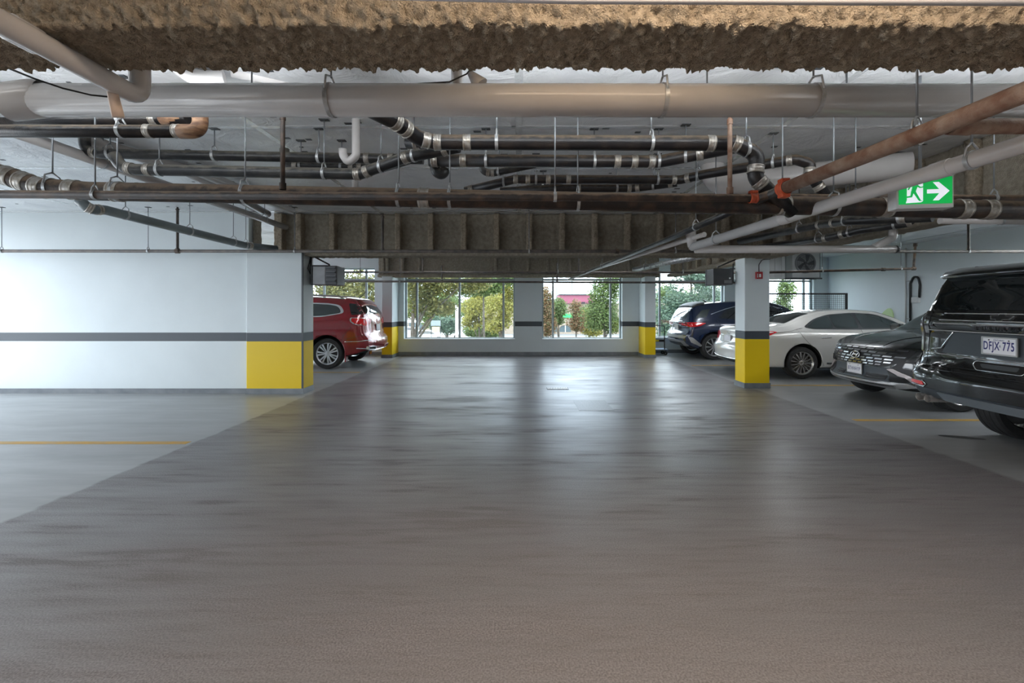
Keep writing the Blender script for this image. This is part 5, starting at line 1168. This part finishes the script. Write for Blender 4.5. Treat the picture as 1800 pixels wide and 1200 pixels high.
# floor drain, patch and stain
dr = thing('floor_drain', 'dark slotted drain grate in the middle of the aisle floor', 'drain', (pxw(980, 8.4), 8.4, 0))
box('frame', (-0.20, -0.10, 0.0), (0.20, 0.10, 0.004), M['dark_metal'], dr)
for k in range(12): box('bar', (-0.18+k*0.031, -0.08, 0.004), (-0.166+k*0.031, 0.08, 0.010), M['steel'], dr)
M['patch'] = mat('patched_coating', (0.14, 0.137, 0.142), 0.36, col2=(0.22, 0.215, 0.22), nscale=60, ndetail=4, spec=0.3)
pt = box('coating_patch', (pxw(1012, 7.0), 6.62, 0.0), (pxw(1062, 7.4), 7.35, 0.0015), M['patch'], fl)
M['oil'] = mat('oil_stain', (0.03, 0.03, 0.03), 0.3)
bm = bmesh.new(); c0 = Vector((pxw(1690, 5.25), 5.25, 0.0012)); vs = []
for k in range(22):
    t = 2*math.pi*k/22; r = 1+0.25*noise.noise(Vector((math.cos(t)*2, math.sin(t)*2, 4)))
    vs.append(bm.verts.new(c0+Vector((0.20*r*math.cos(t)+0.06*math.sin(t), -0.09*r*math.sin(t)-0.05*math.cos(t), 0))))
bm.faces.new(vs); bmesh.ops.recalc_face_normals(bm, faces=bm.faces)
o = from_bm('oil_stain', bm, M['oil'], fl)

# ================================================================ outside
G = -2.5
M['asphalt'] = mat('asphalt', (0.16, 0.16, 0.16), 0.9, col2=(0.22, 0.22, 0.22), nscale=2)
M['grass'] = mat('grass', (0.05, 0.08, 0.02), 0.9, col2=(0.09, 0.11, 0.03), nscale=3)
tag(box('ground', (-120, YB2+0.3, G-0.3), (120, 180, G), M['asphalt']), kind='structure')
tag(box('ground_side', (-120, -60, G-0.3), (XL-0.3, YB2+0.3, G), mat('pale_concrete', (0.50, 0.49, 0.47), 0.9, col2=(0.42, 0.41, 0.40), nscale=1.5)), kind='structure')
tag(box('lawn', (-40, 17, G), (40, 24, G+0.05), M['grass']), kind='structure')
M['bark'] = mat('bark', (0.075, 0.06, 0.045), 0.9, col2=(0.13, 0.11, 0.09), nscale=12, bump=0.5)
def leaf_mat(name, a, b):
    m = bpy.data.materials.new(name); m.use_nodes = True; nt = m.node_tree; p = nt.nodes['Principled BSDF']
    g = _n(nt, 'ShaderNodeNewGeometry'); r = _n(nt, 'ShaderNodeValToRGB')
    r.color_ramp.elements[0].color = (*a, 1); r.color_ramp.elements[1].color = (*b, 1)
    nt.links.new(g.outputs['Random Per Island'], r.inputs[0]); nt.links.new(r.outputs[0], p.inputs['Base Color']); p.inputs['Roughness'].default_value = 0.6
    t = _n(nt, 'ShaderNodeBsdfTranslucent'); nt.links.new(r.outputs[0], t.inputs[0]); mx = _n(nt, 'ShaderNodeMixShader'); mx.inputs[0].default_value = 0.35
    nt.links.new(p.outputs[0], mx.inputs[1]); nt.links.new(t.outputs[0], mx.inputs[2]); nt.links.new(mx.outputs[0], nt.nodes['Material Output'].inputs[0])
    return m
LEAF = {'green': leaf_mat('green_leaves', (0.05, 0.085, 0.02), (0.17, 0.23, 0.065)), 'yellow': leaf_mat('yellow_green_leaves', (0.16, 0.17, 0.03), (0.42, 0.37, 0.085)), 'olive': leaf_mat('olive_leaves', (0.07, 0.08, 0.02), (0.25, 0.22, 0.065)),
        'blue': leaf_mat('blue_green_leaves', (0.04, 0.08, 0.055), (0.15, 0.22, 0.14)), 'rust': leaf_mat('rusty_green_leaves', (0.08, 0.10, 0.03), (0.30, 0.15, 0.075))}
def tree(label, x, y, base, blobs, kind, n, leaf=0.16, trunk=0.16, limbs=True, group='trees outside the windows', seed=1):
    rnd = random.Random(seed)
    o = thing('tree', label, 'tree', (x, y, base), group=group)
    V, Fc = [], []; tot = sum(b[3]*b[4]*b[5] for b in blobs)
    for bx, by, bz, rx, ry, rz_ in blobs:
        m = int(2.6*n*rx*ry*rz_/tot)
        for _ in range(m):
            while True:
                p = Vector((rnd.uniform(-1, 1), rnd.uniform(-1, 1), rnd.uniform(-1, 1)))
                if p.length <= 1: break
            p *= 0.55+0.45*rnd.random()**0.5
            c = Vector((bx+p.x*rx, by+p.y*ry, bz+p.z*rz_))
            if noise.noise(c*1.1+Vector((seed, 0, 0))) < -0.22: continue
            u = Vector((rnd.gauss(0, 1), rnd.gauss(0, 1), rnd.gauss(0, 0.6))).normalized(); v = u.orthogonal().normalized(); v = (v+u.cross(v)*rnd.uniform(-1, 1)).normalized()
            s = 0.68*leaf*rnd.uniform(0.6, 1.3); b = len(V)
            V += [c-u*s*0.6, c+v*s*0.32, c+u*s*0.6, c-v*s*0.32]; Fc.append((b, b+1, b+2, b+3))
    cr = from_pd('crown', V, Fc, LEAF[kind], o); tag(cr, kind='stuff')
    tb = max(blobs, key=lambda b: b[3]*b[5])
    h = max(b[2] for b in blobs)
    sweep('trunk', [(0, 0, -0.05), (0.05, 0, h*0.25), (tb[0]*0.3, tb[1]*0.3, h*0.6), (tb[0]*0.6, tb[1]*0.6, h)], [trunk, trunk*0.85, trunk*0.6, trunk*0.3], M['bark'], o, seg=10)
    if limbs:
        for bl in blobs:
            z0 = h*rnd.uniform(0.25, 0.5)
            sweep('branch', [(tb[0]*0.15, tb[1]*0.15, z0), (bl[0]*0.5, bl[1]*0.5, z0+(bl[2]-z0)*0.6), (bl[0], bl[1], bl[2])], [trunk*0.45, trunk*0.33, trunk*0.12], M['bark'], o, seg=8)
    return o
def TX(px, d): return (px-CX)*d/F
def TZ(py, d): return CH-(py-CY)*d/F-G
# big spreading tree at the left of the first window
d = 21
tree('large spreading olive tree with a leaning trunk at the left of the large window', TX(722, d), d, G, [(0.3, 0, TZ(500, d)+0.4, 1.6, 1.6, 1.2), (1.6, 0, TZ(500, d)+0.3, 1.5, 1.4, 1.0), (2.7, 0, TZ(505, d)+0.5, 1.3, 1.3, 0.9), (0.6, 0, TZ(535, d), 0.8, 0.9, 0.8), (1.4, 0.3, TZ(540, d), 0.8, 0.8, 0.5)], 'olive', 8200, 0.18, 0.14, seed=3)
d = 34
tree('yellow-green leafy tree in the middle of the large window', TX(842, d), d, G, [(0, 0, TZ(545, d), 1.6, 1.4, 1.4), (0.9, 0, TZ(525, d), 1.2, 1.2, 1.0), (-0.6, 0, TZ(565, d), 0.9, 0.9, 0.8)], 'yellow', 5200, 0.20, 0.10, seed=5)
tree('golden green tree at the right side of the large window', TX(880, 31), 31, G, [(0, 0, TZ(535, 31), 1.2, 1.1, 1.7), (-0.3, 0, TZ(565, 31), 1.2, 1.0, 0.9), (0.7, 0, TZ(505, 31), 1.0, 1.0, 1.1)], 'yellow', 5200, 0.19, 0.11, seed=6)
tree('dense dark tree top hanging over the middle of the large window', TX(850, 26), 26, G, [(0, 0, TZ(500, 26), 1.6, 1.2, 0.75), (-0.9, 0, TZ(506, 26), 1.0, 1.0, 0.6), (1.2, 0, TZ(492, 26), 1.0, 1.0, 0.6)], 'green', 3600, 0.19, 0.10, limbs=False, seed=8)
tree('round green tree behind the sign posts in the large window', TX(785, 46), 46, G, [(0, 0, TZ(545, 46), 2.0, 1.6, 2.2), (-1.6, 0, TZ(560, 46), 1.5, 1.3, 1.2)], 'green', 3600, 0.26, 0.16, seed=9)
tree('blue-green low tree beside the white pole in the large window', TX(787, 40), 40, G, [(0, 0, TZ(572, 40), 1.1, 1.0, 0.9), (-0.9, 0, TZ(568, 40), 0.9, 0.8, 0.7)], 'blue', 2200, 0.22, 0.10, seed=10)
tree('low green tree under the yellow trees in the large window', TX(838, 38), 38, G, [(0, 0, TZ(582, 38), 1.3, 1.0, 0.6), (1.3, 0, TZ(584, 38), 0.9, 0.9, 0.6)], 'green', 2200, 0.2, 0.09, seed=11)
# second window
tree('slender rusty green tree at the left of the second window', TX(960, 30), 30, G, [(0, 0, TZ(540, 30), 0.6, 0.7, 1.6), (0.1, 0, TZ(572, 30), 0.7, 0.7, 1.0)], 'rust', 2600, 0.19, 0.09, seed=12)
tree('green tree left of the arched shopfront in the second window', TX(982, 36), 36, G, [(0, 0, TZ(545, 36), 0.8, 0.8, 1.1), (-0.2, 0, TZ(562, 36), 0.9, 0.8, 0.6)], 'green', 2200, 0.2, 0.09, seed=13)
tree('small reddish-topped tree in the middle of the second window', TX(1012, 33), 33, G, [(0, 0, TZ(545, 33), 0.6, 0.6, 0.9), (0.1, 0, TZ(565, 33), 0.9, 0.8, 0.9)], 'rust', 2200, 0.16, 0.07, seed=14)
tree('tall bright green tree at the right side of the second window', TX(1062, 28), 28, G, [(0, 0, TZ(520, 28), 1.1, 1.0, 1.4), (-0.3, 0, TZ(555, 28), 1.4, 1.1, 1.1), (0.6, 0, TZ(500, 28), 0.9, 0.9, 0.9), (0.5, 0, TZ(570, 28), 0.8, 0.8, 0.7)], 'green', 5200, 0.18, 0.10, seed=15)
tree('yellowish small tree right of the shopfront in the second window', TX(1035, 35), 35, G, [(0, 0, TZ(560, 35), 1.0, 0.9, 1.0), (0.3, 0, TZ(578, 35), 1.1, 0.9, 0.7)], 'yellow', 2200, 0.19, 0.08, seed=16)
# right-hand windows
tree('broad blue-green tree filling the window behind the dark blue SUV', TX(1215, 24), 24, G, [(0, 0, TZ(520, 24), 1.6, 1.3, 1.5), (-1.1, 0, TZ(560, 24), 1.1, 1.0, 1.3), (1.0, 0, TZ(535, 24), 1.1, 1.0, 1.3), (0.3, 0, TZ(485, 24), 1.4, 1.2, 0.9)], 'blue', 6500, 0.17, 0.12, seed=17)
tree('pale bushy tree at the left of the window behind the dark blue SUV', TX(1170, 30), 30, G, [(0, 0, TZ(545, 30), 0.9, 0.9, 1.8), (0.2, 0, TZ(580, 30), 1.0, 0.9, 0.9)], 'green', 2800, 0.2, 0.1, seed=18)
tree('thin young tree seen under the condenser in the last window', TX(1383, 24), 24, G, [(0, 0, TZ(510, 24), 0.55, 0.5, 0.7), (-0.2, 0, TZ(540, 24), 0.6, 0.5, 0.7)], 'green', 1300, 0.17, 0.06, seed=19)
# left window
tree('tall olive tree in the left window above the red SUV', TX(625, 24), 24, G, [(0, 0, TZ(525, 24), 1.8, 1.3, 1.4), (-1.2, 0, TZ(500, 24), 1.2, 1.1, 1.1), (0.8, 0, TZ(485, 24), 1.1, 1.0, 0.9), (0.6, 0, TZ(550, 24), 1.0, 1.0, 0.9)], 'olive', 5200, 0.18, 0.12, seed=20)
# distant line of trees
for i, (px, d, zz, r, kd) in enumerate(((706, 98, 4.5, 4.2, 'olive'), (765, 90, 5.0, 5.5, 'green'), (846, 100, 4.6, 4.0, 'green'), (905, 92, 4.2, 4.8, 'olive'), (1165, 82, 5.0, 5.2, 'blue'), (1245, 88, 5.4, 5.6, 'green'), (600, 78, 5.4, 4.6, 'olive'))):
    tree(('hazy far tree behind the low beige building', 'hazy far tree above the notice board', 'hazy far tree right of the white pole', 'hazy far tree at the right end of the large window', 'hazy far tree left of the blue-green tree', 'hazy far tree right of the blue-green tree', 'hazy far tree beyond the left window')[i], TX(px, d), d, G, [(0, 0, zz, r, r*0.6, zz*0.75), (r*0.6, 0, zz*0.8, r*0.7, r*0.5, zz*0.6), (-r*0.6, 0, zz*0.85, r*0.7, r*0.5, zz*0.6)], kd, 1700, 0.75, 0.3, limbs=False, seed=40+i)
# shopfront with arches and a pink parapet
M['brick'] = mat('pale_brick', (0.34, 0.27, 0.21), 0.85, col2=(0.27, 0.22, 0.17), nscale=6)
M['pink'] = mat('pink_parapet', (0.26, 0.07, 0.11), 0.7)
M['shop_glass'] = mat('shop_glass', (0.07, 0.10, 0.11), 0.08, spec=0.8)
bd = thing('building', 'pale brick shop building with arched windows and a pink roof band in the second window', 'building', (TX(1015, 68), 68, G))
bz = lambda py: TZ(py, 68)
box('wall', (-14, 0.3, 0), (14, 10, bz(533)), M['brick'], bd)
box('parapet', (TX(983, 68)-TX(1015, 68), -0.2, bz(533)), (TX(1047, 68)-TX(1015, 68), 4, bz(518.5)), M['pink'], bd)
box('coping', (TX(983, 68)-TX(1015, 68)-0.1, -0.4, bz(518.5)), (TX(1047, 68)-TX(1015, 68)+0.1, 4.2, bz(516.8)), M['dark_metal'], bd)
for a, b in ((1022, 1028), (1034, 1040)): box('roof_vent', (TX(a, 68)-TX(1015, 68), -0.3, bz(533.5)), (TX(b, 68)-TX(1015, 68), -0.2, bz(530.5)), M['black'], bd)
for px, w_ in ((968, 1.0), (994, 0.85), (1037, 1.1)):
    cx = TX(px, 68)-TX(1015, 68); zt = bz(572)
    n = 14; ring = [(cx-w_, 0.3), (cx+w_, 0.3)]+[(cx+w_*math.cos(math.pi*k/n), zt-w_*0.6+w_*0.6*math.sin(math.pi*k/n)) for k in range(n+1)]
    bm = bmesh.new(); vs = [bm.verts.new((a, 0.28, z)) for a, z in ring]; bm.faces.new(vs); wi = from_bm('window', bm, M['shop_glass'], bd)
    box('mullion', (cx-0.05, 0.2, 0.3), (cx+0.05, 0.28, zt), M['white_trim'], wi)
    arc = [Vector((cx+(w_+0.15)*math.cos(math.pi*k/n), 0.25, zt-w_*0.6+(w_*0.6+0.15)*math.sin(math.pi*k/n))) for k in range(n+1)]
    sweep('arch', arc, 0.16, M['brick'], bd, seg=6)
box('shop_sign', (TX(985, 68)-TX(1015, 68), 0.1, bz(558)), (TX(1007, 68)-TX(1015, 68), 0.3, bz(551.5)), mat('green_shop_sign', (0.02, 0.45, 0.10), 0.5, emit=(0.02, 0.8, 0.15), estr=0.6), bd)
for i, px in enumerate((980, 988, 995, 1008)):
    o = sweep('lamp_post', [(TX(px, 80), 82, G), (TX(px, 80), 82, TZ(503 if i < 3 else 490, 80)+G)], 0.07, M['dark_metal']); tag(o, ('shortest', 'second', 'third', 'tallest')[i]+' thin dark mast rising behind the pink roof band', 'mast')
b2_ = thing('building', 'low beige building behind the parked cars at the left of the large window', 'building', (TX(745, 62), 62, G))
box('wall', (-4, 0, 0), (2.4, 6, TZ(567, 62)), M['brick'], b2_); box('roof_edge', (-4.1, -0.1, TZ(567, 62)), (2.5, 6.1, TZ(565, 62)), M['white_trim'], b2_)
for k in range(4): wi = box('window', (-3.4+k*1.4, -0.04, 0.9), (-2.5+k*1.4, 0.02, 2.0), M['shop_glass'], b2_)
# sign board on two posts and a white pole
sb = thing('notice_board', 'grey notice board on two dark posts outside the large window', 'sign', (TX(766, 32), 32, G))
box('board', (-0.34, -0.03, TZ(572.5, 32)), (0.34, 0.03, TZ(563, 32)), mat('board_grey', (0.25, 0.29, 0.30), 0.6), sb)
box('lower_board', (-0.26, -0.03, TZ(584, 32)), (0.28, 0.03, TZ(574, 32)), mat('board_cream', (0.50, 0.44, 0.28), 0.6), sb)
for s in (-1, 1): box('post', (s*0.32-0.025, -0.02, 0), (s*0.32+0.025, 0.04, TZ(563, 32)), M['dark_metal'], sb)
o = sweep('pole', [(TX(803, 29), 29, G), (TX(803, 29), 29, TZ(536, 29)+G)], 0.095, M['white_trim']); tag(o, 'thick white pole standing outside the middle of the large window', 'pole')
# parked cars outside (simple bodies with glass and wheels)
def lot_car(label, px, d, rz, m, h=1.45):
    S = dict(L=4.7, hw=0.9, R=0.32, axles=(0.95, 3.7), top=[(0, 0.9), (0.1, 1.0), (0.6, 1.05), (1.3, 1.38), (2.2, h), (2.9, 1.36), (3.6, 1.0), (4.3, 0.9), (4.7, 0.7)], belt=[(0, 0.85), (2, 0.92), (4.7, 0.65)], bot=[(0, 0.35), (0.4, 0.25), (4.3, 0.25), (4.7, 0.35)],
        plan=[(0, 0.75), (0.3, 0.88), (4.2, 0.88), (4.7, 0.65)], roofw=[(0, 0.6), (2.2, 0.55), (4.7, 0.5)], rear=[(0.3, 0.08), (0.6, 0), (1, 0.1)], front=[(0.3, 0.08), (0.6, 0), (0.9, 0.15)])
    c = Car(label, S, (TX(px, d), d, G), rz, m)
    for s in ('right', 'left'): c.panel('side_window', s, rpoly([(0.95, 1.0), (1.4, 1.28), (2.2, 1.36), (2.8, 1.28), (3.4, 0.99)], 0.06), M['autoglass'], 0.006, 0.01)
    c.panel('windscreen', 'top', [(2.75, -0.5), (3.5, -0.55), (3.5, 0.55), (2.75, 0.5)], M['autoglass'], 0.006, 0.01); c.panel('rear_window', 'top', [(0.7, -0.52), (1.35, -0.48), (1.35, 0.48), (0.7, 0.52)], M['autoglass'], 0.006, 0.01)
    c.wheels(8); return c
M['silver_paint'] = paint('silver_paint', (0.6, 0.62, 0.65))
lot_car('nearer white parked sedan outside the large window', 716, 52, 0.0, M['white_paint'])
lot_car('farther white parked sedan outside, left of the white pole', 752, 56, 0.0, M['white_paint'])
lot_car('silver parked car outside at the left edge of the large window', 690, 60, 0.15, M['silver_paint'])
